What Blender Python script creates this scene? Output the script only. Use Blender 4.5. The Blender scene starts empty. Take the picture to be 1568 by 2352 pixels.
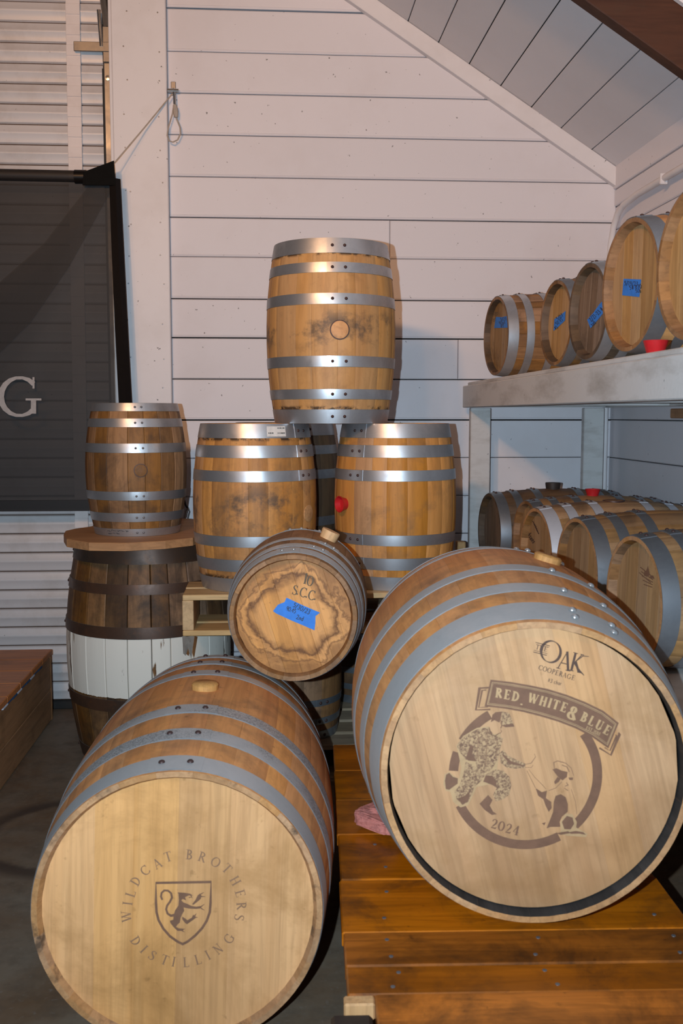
import bpy, math, random
from mathutils import Vector, Matrix

random.seed(7)
S = bpy.context.scene
COL = S.collection
PI = math.pi
R_ = math.radians

# ------------------------------------------------------------------ camera
IW, IH, FPX = 1568, 2352, 2330.0
EYE = Vector((0, 0, 1.25))
YAW, PITCH = R_(3.93), R_(5.47)
FW = Vector((math.sin(YAW)*math.cos(PITCH), math.cos(YAW)*math.cos(PITCH), -math.sin(PITCH)))
RT = Vector((math.cos(YAW), -math.sin(YAW), 0))
UP = RT.cross(FW)
cam_data = bpy.data.cameras.new('camera')
cam_data.sensor_fit = 'VERTICAL'
cam_data.sensor_height = 36.0
cam_data.lens = 36.0*FPX/IH
cam_data.clip_start = 0.05
cam_data.dof.use_dof = True
cam_data.dof.focus_distance = 3.4
cam_data.dof.aperture_fstop = 8.0
cam = bpy.data.objects.new('camera', cam_data)
cam.matrix_world = Matrix(((RT.x, UP.x, -FW.x, EYE.x), (RT.y, UP.y, -FW.y, EYE.y), (RT.z, UP.z, -FW.z, EYE.z), (0, 0, 0, 1)))
COL.objects.link(cam)
S.camera = cam

# ------------------------------------------------------------------ light and exposure
S.view_settings.view_transform = 'Standard'
S.view_settings.look = 'None'
S.view_settings.exposure = 0.0
S.view_settings.gamma = 1.0
S.view_settings.use_curve_mapping = False
world = bpy.data.worlds.new('room_gloom')
S.world = world
world.use_nodes = True
world.node_tree.nodes['Background'].inputs[0].default_value = (0.62, 0.72, 0.9, 1)
world.node_tree.nodes['Background'].inputs[1].default_value = 0.025

def lamp(name, kind, loc, energy, color, size=0.1, aim=None, angle=None, blend=1.0):
    d = bpy.data.lights.new(name, kind)
    d.energy = energy; d.color = color
    if kind == 'AREA': d.size = size
    else: d.shadow_soft_size = size
    if kind == 'SPOT':
        d.spot_size = angle; d.spot_blend = blend
    o = bpy.data.objects.new(name, d)
    o.location = loc
    if aim is not None:
        o.rotation_euler = (Vector(aim)-Vector(loc)).to_track_quat('-Z', 'Y').to_euler()
    COL.objects.link(o)
    return o

FLASH_E, WARM_E = 268, 2.15
# camera flash, held a hand to the left of the lens, head tipped upward
lamp('camera_flash', 'SPOT', EYE-RT*0.115+UP*0.01, FLASH_E, (0.66, 0.87, 1.05), 0.008, aim=(0.15, 4.3, 1.5), angle=R_(126), blend=1.0)
# warm floods under the roof, tipped up at the gable, and a bare bulb behind the photographer
for bx, by, bz, e in ((-1.12, 0.0, 2.78, 78), (-1.45, .7, 2.95, 15), (-.75, -.7, 2.85, 28)):
    lamp('warm_flood', 'SPOT', (bx, by, bz), e*1.12*WARM_E, (1.0, 0.52, 0.23), 0.10, aim=(bx*.2+.75, 4.3, 2.75), angle=R_(84), blend=1.0)
lamp('warm_bulb', 'POINT', (-1.0, -.6, 2.9), 16*WARM_E, (1.0, 0.56, 0.28), 0.10)

# ------------------------------------------------------------------ pixel to place
def ray(px, py):
    return RT*((px-IW/2)/FPX) - UP*((py-IH/2)/FPX) + FW
def on_plane(px, py, p0, n):
    r = ray(px, py)
    return EYE + r*((Vector(p0)-EYE).dot(n)/r.dot(n))

# ------------------------------------------------------------------ objects
def link(o, parent=None, m=None):
    COL.objects.link(o)
    if parent is not None: o.parent = parent
    if m is not None: o.matrix_local = m
    return o
def mesh(name, verts, faces, mats, smooth=False, fmat=None, sharp=35):
    me = bpy.data.meshes.new(name)
    me.from_pydata([tuple(v) for v in verts], [], faces)
    if not isinstance(mats, (list, tuple)): mats = [mats]
    for m in mats: me.materials.append(m)
    if fmat: me.polygons.foreach_set('material_index', fmat)
    if smooth:
        me.polygons.foreach_set('use_smooth', [True]*len(me.polygons))
        me.set_sharp_from_angle(angle=R_(sharp))
    me.update()
    return me
def obj(name, me, parent=None, m=None):
    return link(bpy.data.objects.new(name, me), parent, m)
def tag(o, label=None, cat=None, group=None, kind=None):
    if label: o['label'] = label
    if cat: o['category'] = cat
    if group: o['group'] = group
    if kind: o['kind'] = kind
    return o
def empty(name, m, label, cat, group=None):
    o = bpy.data.objects.new(name, None)
    o.empty_display_size = 0.1
    COL.objects.link(o)
    o.matrix_world = m if isinstance(m, Matrix) else Matrix.Translation(m)
    return tag(o, label, cat, group)
def struct(name, m=(0, 0, 0)):
    o = bpy.data.objects.new(name, None)
    COL.objects.link(o); o.location = m
    o['kind'] = 'structure'
    return o

class MB:
    """collects solids into one mesh"""
    def __init__(s): s.v = []; s.f = []; s.fm = []
    def add(s, vs, fs, mi=0):
        n = len(s.v)
        s.v += [Vector(v) for v in vs]
        s.f += [tuple(i+n for i in f) for f in fs]
        s.fm += [mi]*len(fs)
        return s
    def box(s, x0, x1, y0, y1, z0, z1, b=0.002, mi=0):
        b = min(b, (x1-x0)*.4, (y1-y0)*.4, (z1-z0)*.4)
        idx = {}; vs = []
        for sx in (0, 1):
            for sy in (0, 1):
                for sz in (0, 1):
                    c = (x1 if sx else x0, y1 if sy else y0, z1 if sz else z0)
                    d = (-1 if sx else 1, -1 if sy else 1, -1 if sz else 1)
                    for a in range(3):
                        p = list(c)
                        for k in range(3):
                            if k != a: p[k] += d[k]*b
                        idx[(sx, sy, sz, a)] = len(vs); vs.append(p)
        fs = []
        for a in range(3):
            u, w = [k for k in range(3) if k != a]
            for sd in (0, 1):
                q = []
                for (i, j) in ((0, 0), (1, 0), (1, 1), (0, 1)):
                    k = [0, 0, 0]; k[a] = sd; k[u] = i; k[w] = j
                    q.append(idx[(k[0], k[1], k[2], a)])
                fs.append(q)
            for i in (0, 1):
                for j in (0, 1):
                    k0 = [0, 0, 0]; k0[u] = i; k0[w] = j; k0[a] = 0
                    k1 = list(k0); k1[a] = 1
                    fs.append([idx[(*k0, u)], idx[(*k0, w)], idx[(*k1, w)], idx[(*k1, u)]])
        for sx in (0, 1):
            for sy in (0, 1):
                for sz in (0, 1):
                    fs.append([idx[(sx, sy, sz, a)] for a in range(3)])
        cen = Vector(((x0+x1)/2, (y0+y1)/2, (z0+z1)/2))
        out = []
        for f in fs:
            P = [Vector(vs[i]) for i in f]
            n = (P[1]-P[0]).cross(P[2]-P[0])
            if n.dot(sum(P, Vector())/len(P)-cen) < 0: f = f[::-1]
            out.append(f)
        return s.add(vs, out, mi)
    def tube(s, pts, r, n=8, mi=0, closed=False):
        pts = [Vector(p) for p in pts]
        base = len(s.v); vs = []; fs = []
        prev = None
        for i, p in enumerate(pts):
            t = (pts[min(i+1, len(pts)-1)]-pts[max(i-1, 0)]).normalized()
            if prev is None:
                a = t.orthogonal().normalized()
            else:
                a = (prev-t*prev.dot(t)).normalized()
            prev = a; b = t.cross(a)
            rr = r[i] if isinstance(r, (list, tuple)) else r
            for k in range(n):
                an = 2*PI*k/n
                vs.append(p+(a*math.cos(an)+b*math.sin(an))*rr)
        for i in range(len(pts)-1):
            for k in range(n):
                fs.append((i*n+k, i*n+(k+1) % n, (i+1)*n+(k+1) % n, (i+1)*n+k))
        fs.append(tuple(range(n))[::-1]); fs.append(tuple((len(pts)-1)*n+k for k in range(n)))
        return s.add(vs, fs, mi)
    def lathe(s, prof, n=24, mi=0, axis=None):
        """profile (r, z) about local Z"""
        vs = []; fs = []
        for r, z in prof:
            for k in range(n):
                an = 2*PI*k/n
                vs.append((r*math.cos(an), r*math.sin(an), z))
        for i in range(len(prof)-1):
            for k in range(n):
                fs.append((i*n+k, i*n+(k+1) % n, (i+1)*n+(k+1) % n, (i+1)*n+k))
        if prof[0][0] > 1e-6: fs.append(tuple(range(n))[::-1])
        if prof[-1][0] > 1e-6: fs.append(tuple((len(prof)-1)*n+k for k in range(n)))
        if axis is not None: vs = [axis @ Vector(v) for v in vs]
        return s.add(vs, fs, mi)
    def prism(s, poly, z0, z1, c=0.0, fn=None, mi=0):
        """convex polygon (u, v) from depth z0 (front, chamfered by c) to z1 (back)"""
        n = len(poly)
        area = sum(poly[i][0]*poly[(i+1) % n][1]-poly[(i+1) % n][0]*poly[i][1] for i in range(n))
        if area < 0: poly = poly[::-1]
        ins = inset(poly, c) if c > 0 else poly
        vs = [(u, v, z0) for u, v in ins]+[(u, v, z0+c*0.8) for u, v in poly]+[(u, v, z1) for u, v in poly]
        fs = [tuple(range(n))[::-1], tuple(2*n+i for i in range(n))]
        for i in range(n):
            j = (i+1) % n
            fs.append((i, j, n+j, n+i)); fs.append((n+i, n+j, 2*n+j, 2*n+i))
        if fn: vs = [fn(*v) for v in vs]
        return s.add(vs, fs, mi)
    def done(s, name, mats, parent=None, m=None, smooth=False, sharp=35):
        me = mesh(name, s.v, s.f, mats, smooth, s.fm, sharp)
        return obj(name, me, parent, m)

def inset(poly, c):
    n = len(poly); out = []
    for i in range(n):
        p0 = Vector(poly[i-1]); p1 = Vector(poly[i]); p2 = Vector(poly[(i+1) % n])
        d1 = p1-p0; d2 = p2-p1
        if d1.length < 1e-9 or d2.length < 1e-9: out.append(tuple(p1)); continue
        d1.normalize(); d2.normalize()
        n1 = Vector((-d1.y, d1.x)); n2 = Vector((-d2.y, d2.x))
        b = n1+n2; q = max(b.length_squared, 0.15)
        out.append(tuple(p1+b*(2*c/q)))
    return out

# ------------------------------------------------------------------ materials
def nodes_of(name):
    m = bpy.data.materials.new(name); m.use_nodes = True
    nt = m.node_tree
    return m, nt, nt.nodes['Principled BSDF']
def N(nt, t, **kw):
    n = nt.nodes.new(t)
    for k, v in kw.items():
        if k.startswith('i_'): n.inputs[k[2:].replace('_', ' ')].default_value = v
        elif k[0] == 'n' and k[1:].isdigit(): n.inputs[int(k[1:])].default_value = v
        else: setattr(n, k, v)
    return n
def L(nt, a, b): nt.links.new(a, b)
def ramp(nt, fac, stops, interp='LINEAR'):
    r = N(nt, 'ShaderNodeValToRGB')
    r.color_ramp.interpolation = interp
    e = r.color_ramp.elements
    while len(e) < len(stops): e.new(0.5)
    for k, (p, c) in zip(e, stops):
        k.position = p
        k.color = (c, c, c, 1) if isinstance(c, (int, float)) else (*c, 1)
    L(nt, fac, r.inputs[0])
    return r.outputs[0]
def mix(nt, fac, a, b, mode='MIX'):
    n = N(nt, 'ShaderNodeMix', data_type='RGBA', blend_type=mode)
    for sock, v in ((n.inputs[0], fac), (n.inputs[6], a), (n.inputs[7], b)):
        if hasattr(v, 'type') and hasattr(v, 'is_linked'): L(nt, v, sock)
        elif isinstance(v, (int, float)): sock.default_value = v
        else: sock.default_value = (*v, 1)
    return n.outputs[2]
def noise(nt, vec, scale, detail=4, rough=0.6, dist=0.0):
    n = N(nt, 'ShaderNodeTexNoise')
    n.inputs['Scale'].default_value = scale; n.inputs['Detail'].default_value = detail
    n.inputs['Roughness'].default_value = rough; n.inputs['Distortion'].default_value = dist
    L(nt, vec, n.inputs['Vector'])
    return n.outputs[0]
def math_(nt, op, a, b=None):
    n = N(nt, 'ShaderNodeMath', operation=op)
    for i, v in enumerate((a, b)):
        if v is None: continue
        if isinstance(v, (int, float)): n.inputs[i].default_value = v
        else: L(nt, v, n.inputs[i])
    return n.outputs[0]

def wood(name, c1, c2, axis='Z', per=0.35, stain=(0.08, 0.05, 0.03), stain_amt=0.5, stain_scale=5.0, rough=0.6,
         fine=60.0, bump=0.15, stretch=14.0, extra=None, spec=0.3, lo=0.52, hi=0.72, dark_streak=0.35, warp=1.0):
    """sawn or coopered wood: grain runs along `axis` of the piece, every piece has its own tone"""
    m, nt, bs = nodes_of(name)
    tc = N(nt, 'ShaderNodeTexCoord'); oi = N(nt, 'ShaderNodeObjectInfo')
    co = tc.outputs['Object']; rnd = oi.outputs['Random']
    off = N(nt, 'ShaderNodeVectorMath', operation='SCALE'); off.inputs[0].default_value = (17.3, 9.1, 31.7)
    L(nt, rnd, off.inputs['Scale'])
    add = N(nt, 'ShaderNodeVectorMath', operation='ADD'); L(nt, co, add.inputs[0]); L(nt, off.outputs[0], add.inputs[1])
    mp = N(nt, 'ShaderNodeMapping')
    sc = {'X': (1/stretch, 1, 1), 'Y': (1, 1/stretch, 1), 'Z': (1, 1, 1/stretch)}[axis]
    mp.inputs['Scale'].default_value = sc
    L(nt, add.outputs[0], mp.inputs['Vector'])
    g = noise(nt, mp.outputs[0], fine, 5, 0.65, 0.6*warp)
    g2 = noise(nt, mp.outputs[0], fine*0.22, 3, 0.5, 1.2*warp)
    c = mix(nt, ramp(nt, g2, [(0.3, 0.0), (0.7, 1.0)]), c1, c2)
    c = mix(nt, ramp(nt, g, [(0.38, dark_streak), (0.56, 0.0)]), c, tuple(x*0.45 for x in c1))
    # tone of the single piece
    v = N(nt, 'ShaderNodeMapRange'); L(nt, rnd, v.inputs[0])
    v.inputs[3].default_value = 1-per; v.inputs[4].default_value = 1+per*0.6
    hs = N(nt, 'ShaderNodeHueSaturation'); L(nt, c, hs.inputs['Color']); L(nt, v.outputs[0], hs.inputs['Value'])
    r2 = math_(nt, 'FRACT', math_(nt, 'MULTIPLY', rnd, 7.31))
    sv = N(nt, 'ShaderNodeMapRange'); L(nt, r2, sv.inputs[0]); sv.inputs[3].default_value = 1-per*0.35; sv.inputs[4].default_value = 1+per*0.35
    L(nt, sv.outputs[0], hs.inputs['Saturation'])
    c = hs.outputs[0]
    # smudges and stains that belong to the wood
    if stain_amt > 0:
        s1 = noise(nt, co if extra != 'piece' else add.outputs[0], stain_scale, 6, 0.68, 0.4)
        c = mix(nt, ramp(nt, s1, [(lo, 0.0), (hi, stain_amt)]), c, stain)
        s2 = noise(nt, co, stain_scale*9, 3, 0.6)
        c = mix(nt, ramp(nt, s2, [(0.66, 0.0), (0.76, stain_amt*0.6)]), c, tuple(x*0.6 for x in stain))
    if callable(extra): c = extra(nt, co, c)
    L(nt, c, bs.inputs['Base Color'])
    bs.inputs['Roughness'].default_value = rough
    bs.inputs['Specular IOR Level'].default_value = spec
    if bump:
        b = N(nt, 'ShaderNodeBump'); b.inputs['Strength'].default_value = bump; b.inputs['Distance'].default_value = 0.002
        L(nt, g, b.inputs['Height']); L(nt, b.outputs[0], bs.inputs['Normal'])
    return m

def paint(name, col, dirt=(0.25, 0.2, 0.16), amt=0.25, rough=0.5, scale=3.0, speck=0.0, bump=0.05, stretch=None, spec=0.3):
    m, nt, bs = nodes_of(name)
    tc = N(nt, 'ShaderNodeTexCoord'); geo = N(nt, 'ShaderNodeNewGeometry')
    co = geo.outputs['Position']
    if stretch:
        mp = N(nt, 'ShaderNodeMapping'); mp.inputs['Scale'].default_value = stretch; L(nt, co, mp.inputs['Vector']); cs = mp.outputs[0]
    else: cs = co
    n1 = noise(nt, cs, scale, 6, 0.65)
    c = mix(nt, ramp(nt, n1, [(0.48, 0.0), (0.78, amt)]), col, dirt)
    oi = N(nt, 'ShaderNodeObjectInfo')
    hs = N(nt, 'ShaderNodeHueSaturation'); v = N(nt, 'ShaderNodeMapRange'); L(nt, oi.outputs['Random'], v.inputs[0])
    v.inputs[3].default_value = 0.95; v.inputs[4].default_value = 1.03
    L(nt, v.outputs[0], hs.inputs['Value']); L(nt, c, hs.inputs['Color']); c = hs.outputs[0]
    if speck:
        n2 = noise(nt, co, 62, 2, 0.5)
        c = mix(nt, ramp(nt, n2, [(0.745, 0.0), (0.77, speck)]), c, (0.03, 0.025, 0.02))
    L(nt, c, bs.inputs['Base Color']); bs.inputs['Roughness'].default_value = rough
    bs.inputs['Specular IOR Level'].default_value = spec
    if bump:
        n3 = noise(nt, co, 90, 3, 0.6)
        b = N(nt, 'ShaderNodeBump'); b.inputs['Strength'].default_value = bump; b.inputs['Distance'].default_value = 0.003
        L(nt, n3, b.inputs['Height']); L(nt, b.outputs[0], bs.inputs['Normal'])
    return m

def metal(name, col, dark, rough=0.42, metallic=0.75, amt=0.6, scale=14.0, rust=None, spangle=0.0):
    m, nt, bs = nodes_of(name)
    tc = N(nt, 'ShaderNodeTexCoord'); oi = N(nt, 'ShaderNodeObjectInfo')
    off = N(nt, 'ShaderNodeVectorMath', operation='SCALE'); off.inputs[0].default_value = (5.3, 8.1, 3.7); L(nt, oi.outputs['Random'], off.inputs['Scale'])
    add = N(nt, 'ShaderNodeVectorMath', operation='ADD'); L(nt, tc.outputs['Object'], add.inputs[0]); L(nt, off.outputs[0], add.inputs[1])
    n1 = noise(nt, add.outputs[0], scale, 6, 0.65, 0.3)
    c = mix(nt, ramp(nt, n1, [(0.4, 0.0), (0.7, amt)]), col, dark)
    if spangle:
        vo = N(nt, 'ShaderNodeTexVoronoi'); vo.inputs['Scale'].default_value = 420; L(nt, add.outputs[0], vo.inputs['Vector'])
        n9 = noise(nt, add.outputs[0], 6, 3, 0.5)
        f = math_(nt, 'MULTIPLY', ramp(nt, vo.outputs['Color'], [(0.35, 0.0), (0.7, spangle)]), ramp(nt, n9, [(0.38, 0.0), (0.52, 1.0)]))
        c = mix(nt, f, c, tuple(x*0.35 for x in dark))
    if rust:
        n2 = noise(nt, add.outputs[0], scale*2.3, 5, 0.7)
        c = mix(nt, ramp(nt, n2, [(0.55, 0.0), (0.7, 0.9)]), c, rust)
    L(nt, c, bs.inputs['Base Color'])
    bs.inputs['Metallic'].default_value = metallic
    r = ramp(nt, n1, [(0.3, rough*0.85), (0.75, min(1, rough*1.4))])
    L(nt, r, bs.inputs['Roughness'])
    return m
def plain(name, col, rough=0.5, metallic=0.0, spec=0.4):
    m, nt, bs = nodes_of(name)
    geo = N(nt, 'ShaderNodeTexCoord')
    n1 = noise(nt, geo.outputs['Object'], 60, 3, 0.6)
    c = mix(nt, ramp(nt, n1, [(0.35, 0.0), (0.75, 1.0)]), col, tuple(x*0.8 for x in col))
    L(nt, c, bs.inputs['Base Color'])
    bs.inputs['Roughness'].default_value = rough; bs.inputs['Metallic'].default_value = metallic
    bs.inputs['Specular IOR Level'].default_value = spec
    return m

# ------------------------------------------------------------------ lettering (strokes with thick and thin, flat print)
def arc(cx, cy, rx, ry, a0, a1, n=14):
    return [(cx+rx*math.cos(R_(a0+(a1-a0)*i/n)), cy+ry*math.sin(R_(a0+(a1-a0)*i/n))) for i in range(n+1)]
def aw(a0, a1, n=14, T=.15, t=.06):
    return [t+(T-t)*abs(math.cos(R_(a0+(a1-a0)*i/n))) for i in range(n+1)]
TK, TN, SF = .15, .06, .05
def _g():
    G = {}
    sf = lambda x, y, h=.15: ([(x-h, y), (x+h, y)], SF, 1)
    st = lambda x, a=0, b=1, w=TK: ([(x, a), (x, b)], w, 0)
    G['I'] = (.34, [st(.17), sf(.17, .02), sf(.17, .98)])
    G['L'] = (.66, [st(.2), sf(.2, .02), sf(.2, .98), ([(.2, .03), (.6, .03)], TN, 0), ([(.61, 0), (.61, .22)], SF, 1)])
    G['T'] = (.72, [st(.36), sf(.36, .02), ([(.03, .96), (.69, .96)], TN, 0), ([(.03, 1), (.03, .78)], SF, 1), ([(.69, 1), (.69, .78)], SF, 1)])
    G['D'] = (.78, [st(.18), (arc(.2, .5, .48, .47, -90, 90), aw(-90, 90), 0), sf(.14, .02), sf(.14, .98)])
    G['C'] = (.78, [(arc(.44, .5, .38, .47, 42, 318), aw(42, 318), 0), ([(.72, .98), (.72, .7)], SF, 1)])
    G['G'] = (.86, [(arc(.44, .5, .38, .47, 42, 318), aw(42, 318), 0), ([(.72, .98), (.72, .7)], SF, 1), st(.72, .08, .42, .13), ([(.56, .43), (.88, .43)], SF, 1)])
    G['A'] = (.74, [([(.06, 0), (.36, .98)], TN, 0), ([(.35, 1), (.66, 0)], TK, 0), ([(.17, .34), (.56, .34)], TN, 0), sf(.08, .02, .11), sf(.65, .02, .14)])
    G['W'] = (1.04, [([(.06, 1), (.3, .02)], TK, 0), ([(.3, .02), (.52, .92)], TN, 0), ([(.5, .96), (.74, .02)], TK, 0), ([(.74, .02), (.98, 1)], TN, 0), sf(.07, .98, .13), sf(.5, .98, .12), sf(.97, .98, .11)])
    G['B'] = (.66, [st(.18), (arc(.2, .75, .3, .22, -90, 90), aw(-90, 90), 0), (arc(.2, .27, .36, .25, -90, 90), aw(-90, 90), 0), sf(.14, .02), sf(.14, .98)])
    G['P'] = (.62, [st(.18), (arc(.2, .73, .36, .24, -90, 90), aw(-90, 90), 0), sf(.18, .02), sf(.14, .98)])
    G['R'] = (.74, [st(.18), (arc(.2, .74, .34, .23, -90, 90), aw(-90, 90), 0), ([(.34, .5), (.68, .02)], TK, 0), sf(.18, .02), sf(.14, .98), sf(.68, .02, .1)])
    G['O'] = (.86, [(arc(.43, .5, .38, .47, 0, 360, 28), aw(0, 360, 28), 0)])
    G['0'] = (.66, [(arc(.33, .5, .27, .47, 0, 360, 28), aw(0, 360, 28), 0)])
    G['H'] = (.84, [st(.18), st(.66), ([(.18, .5), (.66, .5)], TN, 0), sf(.18, .02), sf(.18, .98), sf(.66, .02), sf(.66, .98)])
    G['E'] = (.66, [st(.18), ([(.18, .97), (.58, .97)], TN, 0), ([(.18, .51), (.48, .51)], TN, 0), ([(.18, .03), (.6, .03)], TN, 0), ([(.59, 1), (.59, .8)], SF, 1), ([(.61, 0), (.61, .22)], SF, 1), ([(.48, .62), (.48, .4)], SF, 1), sf(.14, .02), sf(.14, .98)])
    G['S'] = (.6, [([(.5, .8), (.44, .93), (.3, .97), (.14, .9), (.1, .76), (.18, .63), (.34, .52), (.5, .4), (.54, .24), (.44, .08), (.28, .03), (.13, .08), (.07, .24)], [.05, .06, .06, .09, .13, .15, .16, .15, .13, .09, .06, .06, .05], 0), ([(.51, .98), (.51, .76)], SF, 1), ([(.06, .02), (.06, .26)], SF, 1)])
    G['N'] = (.8, [st(.16, 0, 1, TN), ([(.14, 1), (.64, 0)], TK, 0), st(.64, 0, 1, TN), sf(.16, .02, .13), sf(.12, .98, .1), sf(.64, .98, .13)])
    G['U'] = (.8, [st(.18, .3, 1), (arc(.41, .3, .23, .27, 180, 360), aw(180, 360), 0), st(.64, .3, 1, TN), sf(.18, .98), sf(.64, .98, .13)])
    G['K'] = (.76, [st(.18), ([(.22, .42), (.6, .98)], TN, 0), ([(.3, .55), (.66, .02)], TK, 0), sf(.18, .02), sf(.18, .98), sf(.6, .98, .11), sf(.67, .02, .12)])
    G['&'] = (.8, [(arc(.36, .76, .17, .2, -60, 240), aw(-60, 240), 0), (arc(.36, .28, .29, .25, 60, 350), aw(60, 350), 0), ([(.3, .56), (.72, .02)], TK, 0)])
    G['2'] = (.6, [([(.08, .72), (.14, .9), (.3, .97), (.47, .88), (.5, .7), (.42, .5), (.24, .28), (.07, .05), (.54, .05), (.56, .2)], [.1, .07, .06, .12, .15, .13, .09, .06, .12, .06], 0)])
    G['4'] = (.66, [st(.44), ([(.44, .98), (.05, .3), (.6, .3)], TN, 0), sf(.44, .02)])
    G['1'] = (.4, [st(.2), ([(.2, .98), (.04, .84)], TN, 0), sf(.2, .02)])
    G['3'] = (.56, [([(.08, .84), (.2, .96), (.38, .94), (.46, .78), (.38, .6), (.22, .53), (.4, .46), (.5, .28), (.4, .08), (.22, .03), (.06, .14)], .1, 0)])
    G['5'] = (.56, [([(.48, .96), (.14, .96), (.1, .56), (.3, .62), (.46, .5), (.48, .28), (.36, .08), (.2, .03), (.06, .12)], .09, 0)])
    G['7'] = (.54, [([(.06, .94), (.5, .96), (.22, 0)], .09, 0)])
    G['8'] = (.56, [(arc(.28, .74, .18, .22, 0, 360, 16), .09, 0), (arc(.28, .27, .22, .24, 0, 360, 16), .09, 0)])
    G['9'] = (.56, [(arc(.27, .7, .19, .24, 0, 360, 16), .09, 0), ([(.46, .7), (.4, 0)], .09, 0)])
    G['.'] = (.24, [([(.12, 0), (.12, .15)], .15, 0)])
    G['/'] = (.44, [([(.04, -.08), (.4, 1.08)], .07, 0)])
    G['#'] = (.66, [([(.2, 0), (.28, 1)], .07, 0), ([(.42, 0), (.5, 1)], .07, 0), ([(.06, .35), (.6, .35)], .07, 0), ([(.08, .65), (.62, .65)], .07, 0)])
    G['-'] = (.4, [([(.05, .45), (.35, .45)], .09, 0)])
    G['c'] = (.46, [(arc(.25, .3, .19, .29, 45, 315, 10), .1, 0)])
    G['h'] = (.5, [([(.1, 0), (.1, 1)], .1, 0), ([(.1, .4), (.24, .58), (.38, .48), (.4, 0)], .1, 0)])
    G['a'] = (.5, [(arc(.23, .28, .17, .27, 0, 360, 14), .09, 0), ([(.4, .58), (.42, 0)], .1, 0)])
    G['r'] = (.36, [([(.1, 0), (.1, .58)], .1, 0), ([(.1, .4), (.2, .56), (.34, .54)], .09, 0)])
    G['n'] = (.5, [([(.1, 0), (.1, .58)], .1, 0), ([(.1, .4), (.24, .58), (.38, .48), (.4, 0)], .1, 0)])
    G['d'] = (.5, [(arc(.22, .28, .17, .27, 0, 360, 14), .09, 0), ([(.4, 1), (.4, 0)], .1, 0)])
    G['u'] = (.5, [([(.1, .58), (.1, .12), (.22, 0), (.38, .12), (.4, .58), (.42, 0)], .09, 0)])
    G['b'] = (.5, [(arc(.27, .28, .17, .27, 0, 360, 14), .09, 0), ([(.1, 1), (.1, 0)], .1, 0)])
    G['p'] = (.5, [(arc(.27, .28, .17, .27, 0, 360, 14), .09, 0), ([(.1, .58), (.1, -.35)], .1, 0)])
    G['t'] = (.36, [([(.18, .9), (.18, .08), (.32, .04)], .09, 0), ([(.02, .6), (.34, .6)], .08, 0)])
    G['s'] = (.4, [([(.34, .5), (.2, .58), (.08, .46), (.2, .32), (.34, .18), (.22, .02), (.06, .08)], .08, 0)])
    return G
GLYPH = _g()

class Ink:
    """flat print: outlines drawn in a sheet's own 2-D frame and laid on the surface by fn(x, y)"""
    def __init__(s, fn): s.fn = fn; s.v = []; s.f = []; s.parts = []
    def poly(s, pts):
        n = len(s.v); s.v += [s.fn(x, y) for x, y in pts]; s.f.append(tuple(range(n, n+len(pts)))); s.parts.append((n, len(s.v)))
    def stroke(s, pts, w):
        P = [Vector(p) for p in pts]; n0 = len(s.v); n = len(P)
        for i, p in enumerate(P):
            a = P[max(i-1, 0)]; b = P[min(i+1, n-1)]
            if i == 0 and (P[0]-P[-1]).length < 1e-6: a = P[-2]
            if i == n-1 and (P[0]-P[-1]).length < 1e-6: b = P[1]
            d = b-a
            if d.length < 1e-9: d = Vector((1, 0))
            d.normalize(); nn = Vector((-d.y, d.x))
            ww = (w[i] if isinstance(w, (list, tuple)) else w)/2
            k = 1.0
            if 0 < i < n-1 and (p-a).length > 1e-9:
                e = (p-a).normalized(); k = 1/max(abs(e.x*d.x+e.y*d.y), .6)
            q = p+nn*ww*k; r = p-nn*ww*k
            s.v += [s.fn(q.x, q.y), s.fn(r.x, r.y)]
        for i in range(n-1):
            s.f.append((n0+2*i, n0+2*i+1, n0+2*i+3, n0+2*i+2))
        s.parts.append((n0, len(s.v)))
    def glyph(s, ch, cx, cy, h, ang=0, xs=1.0, bold=1.0, pen=None, slant=0.0):
        """one letter centred at (cx, cy), y downwards, ang clockwise in degrees"""
        if ch not in GLYPH: return
        w, parts = GLYPH[ch]
        ca, sa = math.cos(R_(ang)), math.sin(R_(ang))
        for pts, wd, serif in parts:
            if pen and serif: continue
            q = []
            for x, y in pts:
                u = (x-w/2+slant*(y-.5))*xs*h; v = (y-.5)*h
                q.append((cx+u*ca+v*sa, cy+u*sa-v*ca))
            if pen: ww = pen*h
            elif isinstance(wd, (list, tuple)): ww = [k*h*bold for k in wd]
            else: ww = wd*h*bold
            s.stroke(q, ww)
    def text(s, t, x, y, h, ang=0, xs=1.0, bold=1.0, pen=None, track=.1, slant=0.0):
        """a line of letters starting at (x, y), the middle of its left end"""
        ca, sa = math.cos(R_(ang)), math.sin(R_(ang)); d = 0
        for ch in t:
            if ch == ' ': d += .4*h*xs; continue
            w = GLYPH[ch][0]*h*xs
            s.glyph(ch, x+ca*(d+w/2), y+sa*(d+w/2), h, ang, xs, bold, pen, slant)
            d += w+track*h*xs
    def done(s, name, mat, parent):
        # overlapping strokes of ink lie a hair above each other
        V = [Vector(v) for v in s.v]; ref = None
        for k, (a, b) in enumerate(s.parts):
            n = (V[a+1]-V[a]).cross(V[a+2]-V[a])
            if n.length < 1e-12: continue
            n.normalize()
            if ref is None: ref = n
            if n.dot(ref) < 0: n = -n
            for i in range(a, b): V[i] = V[i]+n*(2.5e-5*(k % 9))
        me = mesh(name, V, s.f, mat)
        o = obj(name, me, parent)
        if name in ('lettering', 'handwriting', 'printed_mark', 'stencil', 'dog_print', 'soldier_print', 'camouflage_print', 'line_print'): o['kind'] = 'stuff'
        return o

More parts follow.
